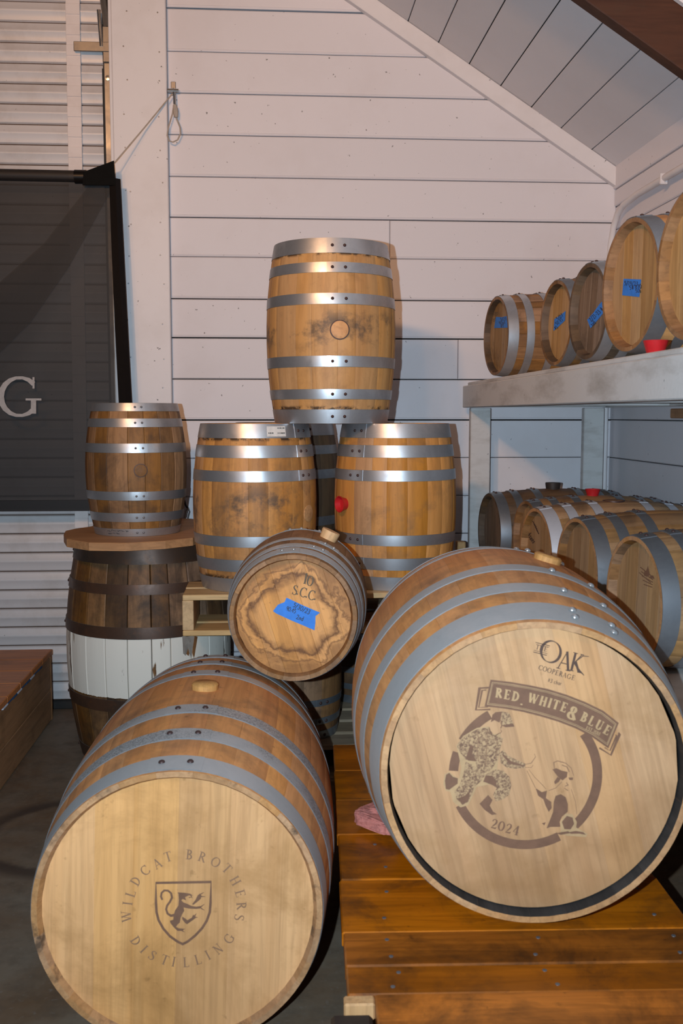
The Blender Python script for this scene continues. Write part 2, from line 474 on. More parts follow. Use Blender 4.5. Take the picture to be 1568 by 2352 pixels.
# ------------------------------------------------------------------ barrels
def lying(p, yaw=0.0):
    """frame of a barrel on its side: local Z runs from the head in view to the far head, yaw from +y towards +x"""
    a = Vector((math.sin(yaw), math.cos(yaw), 0)); u = Vector((0, 0, 1)); r = a.cross(u)
    x = -r
    return Matrix(((x.x, u.x, a.x, p[0]), (x.y, u.y, a.y, p[1]), (x.z, u.z, a.z, p[2]), (0, 0, 0, 1)))
def standing(p, turn=0.0):
    """frame of a barrel on end; local Y points to the viewer's side, turned by `turn`"""
    y = Vector((math.sin(turn), -math.cos(turn), 0)); z = Vector((0, 0, 1)); x = y.cross(z)
    return Matrix(((x.x, y.x, z.x, p[0]), (x.y, y.y, z.y, p[1]), (x.z, y.z, z.z, p[2]), (0, 0, 0, 1)))
def rd(phi): return Vector((-math.sin(phi), math.cos(phi), 0))
RIVETS = {}
def rivet_mesh(r, mat):
    k = (round(r, 5), mat.name)
    if k not in RIVETS:
        b = MB().lathe([(r, 0), (r*.95, r*.35), (r*.6, r*.7), (0, r*.85)], 10)
        RIVETS[k] = mesh('rivet', b.v, b.f, mat, True, None, 60)
    return RIVETS[k]
def radial(phi, r, z):
    """frame whose Z points out of the barrel's side"""
    n = rd(phi); t = Vector((0, 0, 1)); x = t.cross(n)
    return Matrix(((x.x, t.x, n.x, n.x*r), (x.y, t.y, n.y, n.y*r), (x.z, t.z, n.z, z), (0, 0, 0, 1)))

class Barrel:
    def __init__(s, label, m, Ln, Rh, Rb, hoops, side, hoopm, headm, ns=20, planks=6, roll=0.0, rec=.022, th=.02, seed=1,
                 group=None, riv=(), rivm=None, rr=.0055, rivrows=None, inner=None, rim=None, seg=72, hoop_h=.0015, lap=True, front=True, gap=.0002, cham=.0005, pgap=.00012, pcham=.0003, skiprow=()):
        s.L, s.Rh, s.Rb, s.rec, s.th = Ln, Rh, Rb, rec, th
        rng = random.Random(seed)
        s.o = empty('barrel', m, label, 'barrel', group)
        s.m = s.o.matrix_world.copy(); s.mi = s.m.inverted()
        side_m = [side, rim or side, inner or side]
        # staves
        ws = [rng.uniform(.7, 1.3) for _ in range(ns)]; tot = sum(ws); a = rng.uniform(0, 6.28)
        zs = [0, rec, Ln*.09, Ln*.18, Ln*.27, Ln*.36, Ln*.45, Ln*.55, Ln*.64, Ln*.73, Ln*.82, Ln*.91, Ln-rec, Ln]
        for w in ws:
            d = 2*PI*w/tot; b = a+d
            vs = []; fs = []; fm = []
            for k, z in enumerate(zs):
                r = s.R(z); g = gap/r; c = (gap+.0010+cham)/r
                ri = r-th*(.55 if k in (0, len(zs)-1) else 1.0)
                dr = rng.uniform(-.0004, .0004) if False else 0
                for ph, q in ((a+g, r-cham), (a+c, r), (a+(b-a)*.35, r+.0002), (a+(b-a)*.65, r+.0002), (b-c, r), (b-g, r-cham), (b-g*.5, ri), ((a+b)/2, ri), (a+g*.5, ri)):
                    p = rd(ph)*(q+dr); vs.append((p.x, p.y, z))
            n = 9
            for k in range(len(zs)-1):
                for i in range(n):
                    j = (i+1) % n
                    fs.append((k*n+i, k*n+j, (k+1)*n+j, (k+1)*n+i)); fm.append(0 if i < 5 or i in (5, 8) else 2)
            fs.append(tuple(range(n))[::-1]); fm.append(1)
            fs.append(tuple((len(zs)-1)*n+i for i in range(n))); fm.append(1)
            obj('stave', mesh('stave', vs, fs, side_m, True, fm, 28), s.o)
            a = b
        # hoops with their lap and rivets
        s.hoops = []
        for hi, (t0, t1) in enumerate(hoops):
            z0, z1 = t0*Ln, t1*Ln; bm = MB()
            phr = riv[hi % len(riv)] if riv else None
            def band(p0, p1, h, n, closed):
                vs = []; fs = []
                zz = [z0, z0+.0004, z0+.3*(z1-z0), z0+.7*(z1-z0), z1-.0004, z1]
                hh = [-.001, h, h+.0002, h+.0002, h, -.001]
                cnt = n if closed else n+1
                for i in range(cnt):
                    ph = p0+(p1-p0)*i/n
                    for z, q in zip(zz, hh):
                        p = rd(ph)*(s.R(z)+q); vs.append((p.x, p.y, z))
                for i in range(n):
                    i2 = (i+1) % n if closed else i+1
                    for k in range(5): fs.append((i*6+k, i2*6+k, i2*6+k+1, i*6+k+1))
                if not closed:
                    fs.append(tuple(range(6))); fs.append(tuple((n*6+k) for k in range(6))[::-1])
                bm.add(vs, fs)
                bm.fm[-len(fs):] = [1 if (q % 5 in (0, 4) and q < n*5) else 0 for q in range(len(fs))]
            band(0, 2*PI, hoop_h, seg, True)
            if phr and lap:
                band(min(phr)-R_(5), max(phr)+R_(5), hoop_h+.0014, 6, False)
            h = bm.done('hoop', [hoopm[hi] if isinstance(hoopm, (list, tuple)) else hoopm, EDGE], s.o, None, True, 40)
            s.hoops.append(h)
            if phr and hi not in skiprow:
                rows = (rivrows or {}).get(hi, (.5,))
                for ph in phr:
                    for q in rows:
                        z = z0+(z1-z0)*q
                        obj('rivet', rivet_mesh(rr, rivm), h, radial(ph, s.R(z)+hoop_h+.0016, z))
        # heads
        s.rhd = Rh-th*.9+.002
        s.pg, s.pc = pgap, pcham
        s.head(headm, planks, roll, rec, rng, front)
        if front != 'both':
            bm = MB().lathe([(0, Ln-rec-.014), (s.rhd, Ln-rec-.014), (s.rhd, Ln-rec), (0, Ln-rec)], 40)
            bm.done('head', headm, s.o)
    def R(s, z):
        q = 2*z/s.L-1
        return s.Rb-(s.Rb-s.Rh)*q*q
    def head(s, mat, n, roll, rec, rng, front):
        if not front:
            MB().lathe([(0, rec), (s.rhd, rec), (s.rhd, rec+.014), (0, rec+.014)], 40).done('head', mat, s.o)
            return
        ws = [rng.uniform(.75, 1.3) for _ in range(n)]; tot = sum(ws); R = s.rhd; u = -R
        M = Matrix.Rotation(roll, 4, 'Z')
        for w in ws:
            u2 = u+2*R*w/tot; a0, a1 = max(u+s.pg, -R+1e-4), min(u2-s.pg, R-1e-4)
            up = []; k = 9
            for i in range(k):
                x = a0+(a1-a0)*i/(k-1); up.append((x, math.sqrt(max(R*R-x*x, 0))))
            if up[0][1] < 1e-3 or up[-1][1] < 1e-3: pass
            poly = [(x, -y) for x, y in up]+[(x, y) for x, y in up[::-1]]
            poly = [p for i, p in enumerate(poly) if (Vector(p)-Vector(poly[i-1])).length > 1e-4]
            MB().prism(poly, rec+rng.uniform(-.00015, .00015), rec+.014, s.pc).done('head_plank', mat, s.o, M)
            u = u2
    def face(s, x0, y0, k, lift=.0006):
        """frame of the head in view: a point of the sheet (x, y) lands on the head"""
        p0 = s.m @ Vector((0, 0, s.rec-.0003-lift)); n = (s.m.to_3x3() @ Vector((0, 0, 1))).normalized()
        return lambda x, y: s.mi @ on_plane(x0+x/k, y0+y/k, p0, n)
    def bung(s, phi, kind, mat, z=.5, r=.024, tilt=None):
        zz = s.L*z; b = MB()
        if kind == 'plug': b.lathe([(r*.85, -.012), (r, .02), (r*.96, .024), (0, .025)], 20)
        elif kind == 'low': b.lathe([(r, -.008), (r*1.04, .010), (r*.9, .014), (0, .014)], 20)
        elif kind == 'faint': b.lathe([(r, -.006), (r, .0012), (r*.93, .002), (0, .0018)], 28)
        elif kind == 'flush':
            b.lathe([(r, -.006), (r, .0018), (r*.93, .0026), (0, .0022)], 28)
            MB().lathe([(r*1.13, -.004), (r*1.11, .0012), (r, .0014), (r*.98, -.004)], 28).done('bung_seam', RIV_DARK, s.o, radial(phi, s.R(zz), zz), True, 45)
        elif kind == 'cup': b.lathe([(r*.7, -.012), (r*.78, .004), (r, .021), (r*1.05, .023), (r*.95, .023), (r*.72, .006), (0, .005)], 28)
        return b.done('bung', mat, s.o, radial(phi, s.R(zz), zz), True, 45)
    def tape(s, pts, mat, fn, name='tape'):
        i = Ink(fn); i.poly(pts); return i.done(name, mat, s.o)

# ------------------------------------------------------------------ the materials in the room
WHITE = paint('white_wall_paint', (0.74, 0.705, 0.725), (0.5, 0.42, 0.38), .22, .55, 2.2, .7, .06)
WHITE2 = paint('white_ceiling_paint', (0.72, 0.68, 0.68), (0.5, 0.44, 0.42), .2, .6, 2.0, .0, .05)
TRIMW = paint('white_trim_paint', (0.76, 0.72, 0.72), (0.45, 0.38, 0.33), .25, .5, 4.0, .8, .04)
SHELFW = paint('worn_white_shelf_paint', (0.62, 0.60, 0.58), (0.28, 0.24, 0.2), .75, .6, 6.0, .5, .15, (.6, .6, 2.2))
DARKGAP = plain('dark_gap', (0.03, 0.027, 0.025), .9)
SLATM = paint('door_enamel', (0.66, 0.62, 0.61), (0.38, 0.30, 0.24), .42, .36, 6.0, .5, .02, None, .5)
STRAPM = paint('strap_paint', (0.78, 0.70, 0.67), (0.5, 0.4, 0.35), .3, .6, 8, 0)
GRIME = plain('seam_grime', (0.10, 0.06, 0.04), .9)
RAIL = metal('dull_steel', (.30, .28, .26), (.2, .17, .15), .4, .8, .6, 12)
BRIGHT = metal('bright_steel', (.62, .6, .58), (.4, .38, .36), .25, .95, .4, 20)
GALV = metal('galvanised_hoop', (.56, .57, .59), (.33, .345, .37), .37, .82, .75, 9)
GALV_DULL = metal('weathered_galvanised_hoop', (.56, .545, .535), (.40, .39, .385), .52, .5, .7, 8, None, .0)
GALV_SPANGLE = metal('spangled_galvanised_hoop', (.58, .565, .555), (.42, .41, .405), .52, .5, .6, 8, None, .6)
GALV_WHITE = metal('zinc_white_hoop', (.62, .62, .66), (.42, .42, .45), .5, .45, .5, 12)
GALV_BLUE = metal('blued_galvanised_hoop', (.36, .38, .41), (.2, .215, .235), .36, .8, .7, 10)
RUSTY = metal('rust_brown_hoop', (.10, .05, .03), (.05, .03, .02), .42, .35, .8, 10, (.13, .055, .025))
EDGE = plain('cut_steel_edge', (.17, .165, .165), .6, .4)
RIV_DARK = plain('rusty_rivet', (.07, .035, .03), .5, .3)
RIV_SHINY = plain('shiny_rivet', (.62, .62, .62), .3, .75)
RIV_GREY = plain('grey_rivet', (.26, .26, .27), .45, .6)

def low_stain(nt, co, c):
    """old damp stain along the low edge of the head"""
    sep = N(nt, 'ShaderNodeSeparateXYZ'); L(nt, co, sep.inputs[0])
    n = noise(nt, co, 7, 5, .6); n2 = noise(nt, co, 3, 2, .5)
    y = math_(nt, 'ADD', sep.outputs[1], math_(nt, 'ADD', math_(nt, 'MULTIPLY', math_(nt, 'SUBTRACT', n, .5), .26), math_(nt, 'MULTIPLY', math_(nt, 'SUBTRACT', n2, .5), .2)))
    f = ramp(nt, math_(nt, 'MULTIPLY', y, -1.0), [(.10, 0.0), (.17, .42), (.21, .22), (.26, .42)])
    return mix(nt, f, c, (.27, .125, .045))
OAK_HEAD = wood('pale_oak_head', (.65, .312, .115), (.76, .39, .158), 'Y', .13, (.36, .165, .05), .68, 4.2, .62, 70, .04, 26, None, .25, .47, .68, .3)
OAK_HEAD2 = wood('pale_pinkish_oak_head', (.51, .255, .113), (.59, .315, .147), 'Y', .14, (.33, .16, .055), .5, 3.6, .62, 80, .04, 26, low_stain, .25, .49, .68, .32)
OAK_BROWN = wood('brown_barrel_oak', (.66, .262, .088), (.78, .345, .118), 'Z', .08, (.15, .085, .05), .7, 4.5, .6, 60, .08, 24, None, .3, .5, .72, .3)
def char_in(nt, co, c): return c
CHAR = wood('charred_oak', (.022, .02, .02), (.045, .04, .038), 'Z', .3, (.01, .01, .01), .5, 9, .8, 60, .3)
CHIME_L = wood('split_chime_oak', (.44, .21, .085), (.54, .28, .125), 'Z', .2, (.04, .025, .018), .8, 10, .7, 90, .2, 4, None, .3, .56, .66)
CHIME_R = wood('tan_chime_oak', (.45, .215, .088), (.54, .28, .12), 'Z', .14, (.12, .07, .045), .5, 9, .6, 90, .15, 4)
def mid_smudge(zc, zr, marks):
    def fn(nt, co, c):
        sep = N(nt, 'ShaderNodeSeparateXYZ'); L(nt, co, sep.inputs[0])
        z = math_(nt, 'ABSOLUTE', math_(nt, 'SUBTRACT', sep.outputs[2], zc))
        band = ramp(nt, z, [(zr*.5, 1.0), (zr*1.4, 0.0)])
        n = noise(nt, co, 8.5, 5, .7)
        c = mix(nt, math_(nt, 'MULTIPLY', band, ramp(nt, n, [(.47, 0.0), (.60, .8)])), c, (.085, .065, .05))
        n2 = noise(nt, co, 24, 4, .7)
        for m_ in marks:
            b = ramp(nt, math_(nt, 'ABSOLUTE', math_(nt, 'SUBTRACT', sep.outputs[2], m_)), [(.004, 1.0), (.010, 0.0)])
            c = mix(nt, math_(nt, 'MULTIPLY', b, ramp(nt, n2, [(.46, 0.0), (.56, .9)])), c, (.03, .018, .012))
        return c
    return fn
OAK_10 = wood('orange_oak', (.56, .245, .07), (.68, .335, .115), 'Z', .36, (.17, .10, .055), .55, 6.5, .55, 55, .1, 16, None, .3, .52, .7, .3)
OAK_10B = wood('smudged_oak', (.50, .225, .072), (.62, .31, .11), 'Z', .22, (.13, .08, .045), .62, 5.0, .55, 55, .1, 14, mid_smudge(.27, .08, (.048, .503)), .3, .49, .70, .3)
OAK_TOP = wood('honey_oak', (.50, .25, .085), (.60, .335, .135), 'Z', .13, (.20, .11, .05), .5, 7, .55, 50, .08, 18, mid_smudge(.30, .055, (.048, .538)), .3, .55, .72, .25)
OAK_OLD = wood('aged_oak', (.24, .115, .045), (.36, .185, .077), 'Z', .4, (.05, .032, .022), .7, 6, .6, 50, .15, 12, None, .3, .48, .68, .45)
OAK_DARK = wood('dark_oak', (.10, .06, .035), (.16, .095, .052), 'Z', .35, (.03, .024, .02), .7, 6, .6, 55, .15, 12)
RACK_OAK = wood('brown_rack_oak', (.34, .18, .078), (.43, .245, .11), 'Z', .22, (.10, .06, .035), .7, 5.0, .55, 55, .1, 14, None, .3, .48, .68, .35)
RACK_HEAD = wood('brown_rack_head', (.36, .195, .085), (.45, .265, .125), 'Y', .2, (.2, .1, .04), .55, 6, .55, 80, .06, 18)
HEAD_10 = wood('orange_oak_head', (.42, .225, .088), (.50, .29, .125), 'Y', .2, (.28, .13, .05), .55, 6, .55, 80, .06, 18)
HEAD_OLD = wood('aged_oak_head', (.36, .20, .085), (.46, .28, .125), 'Y', .28, (.09, .045, .02), .7, 9, .6, 70, .1, 14)
HEAD_GREY = wood('grey_oak_head', (.17, .105, .065), (.24, .155, .1), 'Y', .25, (.06, .04, .03), .6, 8, .65, 70, .15, 14)
def tide(nt, co, c):
    """old wine tide lines that ring the small head"""
    sep = N(nt, 'ShaderNodeSeparateXYZ'); L(nt, co, sep.inputs[0])
    r = math_(nt, 'SQRT', math_(nt, 'ADD', math_(nt, 'MULTIPLY', sep.outputs[0], sep.outputs[0]), math_(nt, 'MULTIPLY', sep.outputs[1], sep.outputs[1])))
    n = noise(nt, co, 8.5, 5, 0.62, .5)
    n2 = noise(nt, co, 45, 3, .6)
    w = math_(nt, 'ADD', r, math_(nt, 'ADD', math_(nt, 'MULTIPLY', math_(nt, 'SUBTRACT', n, .5), .14), math_(nt, 'MULTIPLY', math_(nt, 'SUBTRACT', n2, .5), .012)))
    f = ramp(nt, w, [(.0, 0.0), (.080, .06), (.096, .5), (.1065, .98), (.112, .3), (.121, .12), (.128, .85), (.134, .35), (.142, .6)])
    return mix(nt, f, c, (.13, .045, .012))
HEAD_TIDE = wood('tide_marked_head', (.72, .30, .075), (.84, .39, .115), 'Y', .10, (.30, .12, .035), .6, 8, .55, 70, .06, 18, tide)
CHIME_10 = wood('brown_chime', (.27, .125, .048), (.37, .185, .075), 'Z', .2, (.08, .045, .025), .6, 14, .6, 80, .2, 4)
def white_band(nt, co, c):
    """the old cask's painted middle"""
    sep = N(nt, 'ShaderNodeSeparateXYZ'); L(nt, co, sep.inputs[0])
    n = noise(nt, co, 30, 4, .7)
    z = math_(nt, 'ADD', sep.outputs[2], math_(nt, 'MULTIPLY', math_(nt, 'SUBTRACT', n, .5), .012))
    a = math_(nt, 'MULTIPLY', math_(nt, 'GREATER_THAN', z, .262), math_(nt, 'LESS_THAN', z, .475))
    mp = N(nt, 'ShaderNodeMapping'); mp.inputs['Scale'].default_value = (1, 1, .15); L(nt, co, mp.inputs['Vector'])
    ch = noise(nt, mp.outputs[0], 26, 5, .65)
    a = math_(nt, 'MULTIPLY', a, ramp(nt, ch, [(.62, 1.0), (.67, 0.0)]))
    return mix(nt, a, c, (.82, .76, .66))
OAK_CASK = wood('blackened_cask_oak', (.17, .08, .034), (.30, .155, .066), 'Z', .55, (.025, .018, .014), .85, 5, .6, 45, .25, 8, white_band, .3, .42, .66, .5)
LIDM = wood('sawn_lid_board', (.44, .21, .085), (.54, .28, .12), 'X', .08, (.22, .12, .06), .4, 6, .6, 60, .12, 14)
PINE = wood('pallet_pine', (.60, .37, .165), (.70, .46, .22), 'X', .18, (.25, .16, .09), .4, 7, .6, 60, .2, 14)
PINE_Y = wood('pallet_pine_end', (.60, .36, .165), (.68, .43, .2), 'Y', .18, (.25, .13, .07), .4, 7, .6, 60, .2, 14)
PALLET_OLD = wood('grey_pallet_wood', (.30, .22, .14), (.40, .30, .19), 'X', .2, (.12, .09, .07), .5, 7, .7, 60, .25, 14)
DECKM = wood('varnished_platform_wood', (.34, .096, .014), (.60, .178, .026), 'X', .3, (.05, .021, .008), .85, 5.5, .36, 45, .12, 12, 'piece', .45, .47, .7, .4)
BOXM = wood('red_brown_box_wood', (.50, .165, .05), (.62, .22, .07), 'X', .12, (.08, .03, .012), .5, 6, .42, 60, .12, 14)
BOXS = wood('brown_box_side', (.36, .175, .075), (.46, .23, .105), 'Y', .1, (.06, .03, .015), .5, 5, .55, 40, .5, 10)
BEAMM = wood('brown_beam', (.055, .021, .011), (.085, .032, .015), 'X', .05, (.055, .03, .018), .7, 6, .6, 40, .15, 12)
BURNT = plain('burnt_brand', (.20, .094, .052), .7)
BURNT2 = plain('burnt_brand_light', (.28, .142, .075), .7)
BURNT3 = plain('printed_black', (.09, .045, .03), .7)
SKIN_WOOD = plain('unburnt_oak', (.50, .30, .145), .65)
def camo_mat():
    m, nt, bs = nodes_of('burnt_camouflage')
    tc = N(nt, 'ShaderNodeTexCoord')
    n = noise(nt, tc.outputs['Object'], 210, 3, .6, .8)
    c = ramp(nt, n, [(.40, (.17, .082, .045)), (.5, (.32, .18, .09)), (.6, (.46, .275, .135))])
    L(nt, c, bs.inputs['Base Color']); bs.inputs['Roughness'].default_value = .7
    return m
CAMO = camo_mat()
STENCIL = plain('worn_stencil_ink', (.14, .10, .065), .8)
TAPE = plain('blue_masking_tape', (.035, .21, .68), .6)
MARKER = plain('black_marker', (.018, .018, .02), .5)
STICKER = plain('white_sticker', (.72, .68, .63), .5)
RED = plain('red_silicone', (.55, .018, .022), .38)
CORK = wood('oak_bung', (.54, .27, .10), (.62, .34, .14), 'Z', .2, (.2, .1, .05), .4, 20, .6, 120, .1)
CORK_PALE = wood('pale_bung', (.66, .38, .17), (.74, .45, .22), 'Z', .1, (.4, .25, .12), .3, 20, .6, 120, .1)
DARKBUNG = plain('black_bung', (.03, .02, .016), .6)
def banner_mat(cover):
    m, nt, bs = nodes_of('black_mesh_banner')
    tc = N(nt, 'ShaderNodeTexCoord')
    mp = N(nt, 'ShaderNodeMapping'); mp.inputs['Scale'].default_value = (1, 1, .06); L(nt, tc.outputs['Object'], mp.inputs['Vector'])
    n = noise(nt, mp.outputs[0], 240, 4, .6)
    n2 = noise(nt, tc.outputs['Object'], 3, 4, .6)
    c = mix(nt, n, (.003, .003, .004), (.013, .013, .015)); c = mix(nt, n2, c, (.005, .005, .006))
    L(nt, c, bs.inputs['Base Color']); bs.inputs['Roughness'].default_value = .6
    tr = N(nt, 'ShaderNodeBsdfTransparent'); ms = N(nt, 'ShaderNodeMixShader'); ms.inputs[0].default_value = cover
    L(nt, tr.outputs[0], ms.inputs[1]); L(nt, bs.outputs[0], ms.inputs[2])
    out = nt.nodes['Material Output']; L(nt, ms.outputs[0], out.inputs[0])
    return m
BANNERM = banner_mat(.80)
FOLDM = banner_mat(.42)
HEMM = plain('black_vinyl_hem', (.008, .006, .0055), .36, 0, .22)
FLAPM = plain('black_canvas_flap', (.007, .0065, .006), .75, 0, .06)
PRINTG = plain('grey_banner_print', (.42, .38, .36), .6)
STRINGM = plain('pale_string', (.45, .38, .32), .8)
FRAY = plain('dusty_plastic_scrap', (.22, .19, .16), .7)
SALTM = paint('pink_rock_salt', (.62, .22, .18), (.05, .03, .035), .95, .5, 30, 0, .8)
CLOTHB = plain('blue_cloth', (.03, .09, .2), .9)
CLOTHW = plain('white_cloth', (.7, .72, .8), .9)
def floor_mat():
    m, nt, bs = nodes_of('stained_concrete')
    geo = N(nt, 'ShaderNodeNewGeometry'); co = geo.outputs['Position']
    n1 = noise(nt, co, 1.8, 6, .65, .4); n2 = noise(nt, co, 14, 5, .65); n3 = noise(nt, co, 60, 3, .6)
    c = mix(nt, ramp(nt, n1, [(.38, 0.0), (.62, 1.0)]), (.205, .16, .115), (.15, .082, .04))
    c = mix(nt, ramp(nt, n2, [(.45, 0.0), (.75, .6)]), c, (.07, .05, .035))
    c = mix(nt, ramp(nt, n3, [(.6, 0.0), (.75, .35)]), c, (.26, .23, .2))
    # ring left by a wet cask
    vm = N(nt, 'ShaderNodeVectorMath', operation='DISTANCE'); L(nt, co, vm.inputs[0]); vm.inputs[1].default_value = (-.60, 2.98, 0)
    d = math_(nt, 'ADD', vm.outputs['Value'], math_(nt, 'MULTIPLY', math_(nt, 'SUBTRACT', n2, .5), .05))
    c = mix(nt, ramp(nt, d, [(.225, 0.0), (.25, .75), (.275, .7), (.31, 0.0)]), c, (.035, .02, .015))
    L(nt, c, bs.inputs['Base Color'])
    L(nt, ramp(nt, n1, [(.3, .5), (.7, .8)]), bs.inputs['Roughness'])
    b = N(nt, 'ShaderNodeBump'); b.inputs['Strength'].default_value = .2; b.inputs['Distance'].default_value = .004
    L(nt, n2, b.inputs['Height']); L(nt, b.outputs[0], bs.inputs['Normal'])
    return m

# ------------------------------------------------------------------ the room
WY = 4.30            # face of the far wall
def roof_z(x): return 2.298+.638*(1.421-x)
b = MB(); b.box(-2.6, 1.75, -1.2, 4.75, -.12, 0, .001)
tag(b.done('floor', floor_mat()), kind='structure')

wall = struct('wall_back')
bk = MB(); bk.box(-.62, 1.75, WY+.03, WY+.08, -.0, 3.6, .001); bk.done('backing', DARKGAP, wall)
seams = [0, .07, .237, .404, .571, .742, .905, 1.068, 1.230, 1.400, 1.571, 1.730, 1.900, 2.060, 2.2225, 2.389, 2.553, 2.716, 2.886, 3.05, 3.22]
rng = random.Random(11)
for i in range(len(seams)-1):
    z0, z1 = seams[i]+.0012, seams[i+1]-rng.uniform(.0012, .0030)
    if i in (7, 9, 10, 12, 17): z1 -= .0022
    cuts = [-.412, 1.46]
    if abs(seams[i]-1.900) < .01: cuts = [-.412, .498, 1.46]
    if abs(seams[i]-1.400) < .01: cuts = [-.412, .791, 1.46]
    for a, c in zip(cuts, cuts[1:]):
        def xe(z): return min(c-.001, 1.421-(z-2.298)/.638+.02)
        poly = [(a+.001, z0), (xe(z0), z0), (xe(z1), z1), (a+.001, z1)]
        yo = WY+rng.uniform(-.0015, .0015)
        bb = MB().prism(poly, 0, .022, .0035, lambda u, v, w: (u, yo+w, v))
        if i % 2 == 0 or i > 9:      # beaded lower edge of the board
            e = xe(z0)-.004
            bb.box(a+.003, e, yo-.0012, yo+.002, z0+.006, z0+.0095, .0012)
        bb.done('plank', WHITE, wall)

# cracks where the old boards have split
trim = struct('trim_1')      # wide casing beside the roller door
cbd = MB().box(-.628, -.412, WY-.035, WY+.03, 0, 3.4, .003).done('casing_board', TRIMW, trim)
for k in range(13):
    for x in (-.575, -.445):
        r_ = random.Random(k*7+int(x*100))
        MB().lathe([(.0034, 0), (.003, .001), (0, .0013)], 8, 0, Matrix.Translation((x+r_.uniform(-.012, .012), WY-.035, 1.36+k*.135+r_.uniform(-.02, .02))) @ Matrix.Rotation(PI/2, 4, 'X')).done('nail_head', RIV_GREY, cbd)
MB().box(-.640, -.628, WY-.03, WY+.09, 0, 3.4, .002).done('casing_edge', TRIMW, trim)

trim2 = struct('trim_2')     # rake board under the roof
def rake(u, v, w): return (u, WY-.03+w, v)
MB().prism([(.10, roof_z(.10)+.0), (1.452, roof_z(1.452)+.0), (1.452, roof_z(1.452)-.078), (.10, roof_z(.10)-.078)], 0, .03, .002, rake).done('rake_board', TRIMW, trim2)

ceil = struct('ceiling')
cx = [.06, .185, .31, .436, .564, .690, .818, .950, 1.080, 1.207, 1.339, 1.452]
for a, c in zip(cx, cx[1:]):
    a2, c2 = a+.0016, c-.0016
    q = rng.uniform(0, .002)
    nx, nz = -.538, -.843
    poly = [(a2, -1.2), (c2, -1.2), (c2, WY), (a2, WY)]
    MB().prism(poly, 0, .02, .002, lambda u, v, w: (u-nx*(w+q), v, roof_z(u)-nz*(w+q))).done('plank', WHITE2, ceil)
MB().prism([(.0, -1.2), (1.75, -1.2), (1.75, WY), (.0, WY)], .024, .04, 0, lambda u, v, w: (u+.538*w, v, roof_z(u)+.843*w)).done('roof_backing', DARKGAP, ceil)

wr = struct('wall_right')
WX = 1.455
MB().box(WX+.028, WX+.07, -1.2, WY+.03, 0, 2.4, .001).done('backing', DARKGAP, wr)
rs = [0, .08, .247, .414, .581, .742, .905, 1.068, 1.230, 1.400, 1.571, 1.730, 1.900, 2.03, 2.125, 2.195, 2.30]
for i in range(len(rs)-1):
    MB().box(WX+(-.012 if i == len(rs)-2 else (-.006 if i == len(rs)-3 else 0)), WX+.026, -1.2, WY, rs[i]+.001, rs[i+1]-.0025, .0035).done('plank', WHITE, wr)

# rafter under the roof
bm = MB()
def raf(u, v, w): return (u, 2.985+w, v)
bm.prism([(.0, roof_z(.0)), (1.40, roof_z(1.40)), (1.40, roof_z(1.40)-.19), (.0, roof_z(0)-.19)], 0, .05, .003, raf)
raft = bm.done('rafter', BEAMM); tag(raft, 'dark red-brown wooden rafter running down the slope under the white roof boards', 'rafter')
bm = MB()
st = struct('trim_3'); MB().prism([(.6, roof_z(.6)-.001), (1.452, roof_z(1.452)-.001), (1.452, roof_z(1.452)-.02), (.6, roof_z(.6)-.02)], 0, .018, .001, lambda u, v, w: (u, 2.965+w, v)).done('rafter_strip', TRIMW, st)

# ------------------------------------------------------------------ roller door with its rail and strap
door = struct('door_1')
DY = WY+.02
MB().box(-2.6, -.63, DY+.0135, DY+.03, 0, 3.4, .001).done('backing', GRIME, door)
pit = .0797
for k in range(42):
    z = .035+k*pit
    prof = [(0, .012), (.004, .002), (.012, 0), (.034, -.001), (.037, -.004), (.043, -.005), (.048, -.004), (.051, -.001), (.070, 0), (.0735, .002), (.0762, .014)]
    vs = []; fs = []
    for x in (-2.6, -.672):
        for zz, yy in prof: vs.append((x, DY+yy, z+zz))
    n = len(prof)
    for i in range(n-1): fs.append((i, i+1, n+i+1, n+i))
    me = mesh('slat', vs, fs, SLATM, True, None, 50)
    obj('slat', me, door)
MB().box(-2.6, -.66, DY-.02, DY+.02, .0, .032, .004).done('bottom_seal', DARKGAP, door)
sv = []
bm = MB()
for i in range(84):
    z0 = .10+i*pit/2; bm.box(-.832+.0007*i*.4, -.776+.0007*i*.4, DY-.013-(.004 if i % 2 else 0), DY-.008, z0, z0+pit/2+.002, .001)
bm.done('strap', STRAPM, door)
rail = tag(empty('door_rail', (-.652, DY-.02, 0), 'dull steel guide rail up the edge of the roller door', 'rail'))
MB().box(-.012, .018, -.012, .03, 0, 2.66, .003).done('channel', RAIL, rail)
MB().box(-.020, -.011, -.004, .03, 0, 2.64, .001).done('gap_shade_strip', DARKGAP, rail)  # dark strip standing in for the black shaded gap between slats and rail
MB().box(-.128, .018, -.02, -.012, 2.70, 2.738, .002).done('stop_bracket', RAIL, rail)
MB().box(-.014, .020, -.016, .03, 2.66, 2.80, .003).done('bracket_plate', RAIL, rail)
MB().tube([(-.018, -.016, 2.72), (-.026, -.018, 2.86)], .008, 10).done('pin', BRIGHT, rail)
MB().tube([(.004, 0, 2.80), (-.012, .01, 2.92), (-.03, .02, 3.1)], .014, 8).done('upper_arm', RAIL, rail)
MB().lathe([(.010, 0), (.010, .004), (0, .005)], 14, 0, Matrix.Translation((.004, -.013, 2.60)) @ Matrix.Rotation(PI/2, 4, 'X')).done('bolt', BRIGHT, rail)

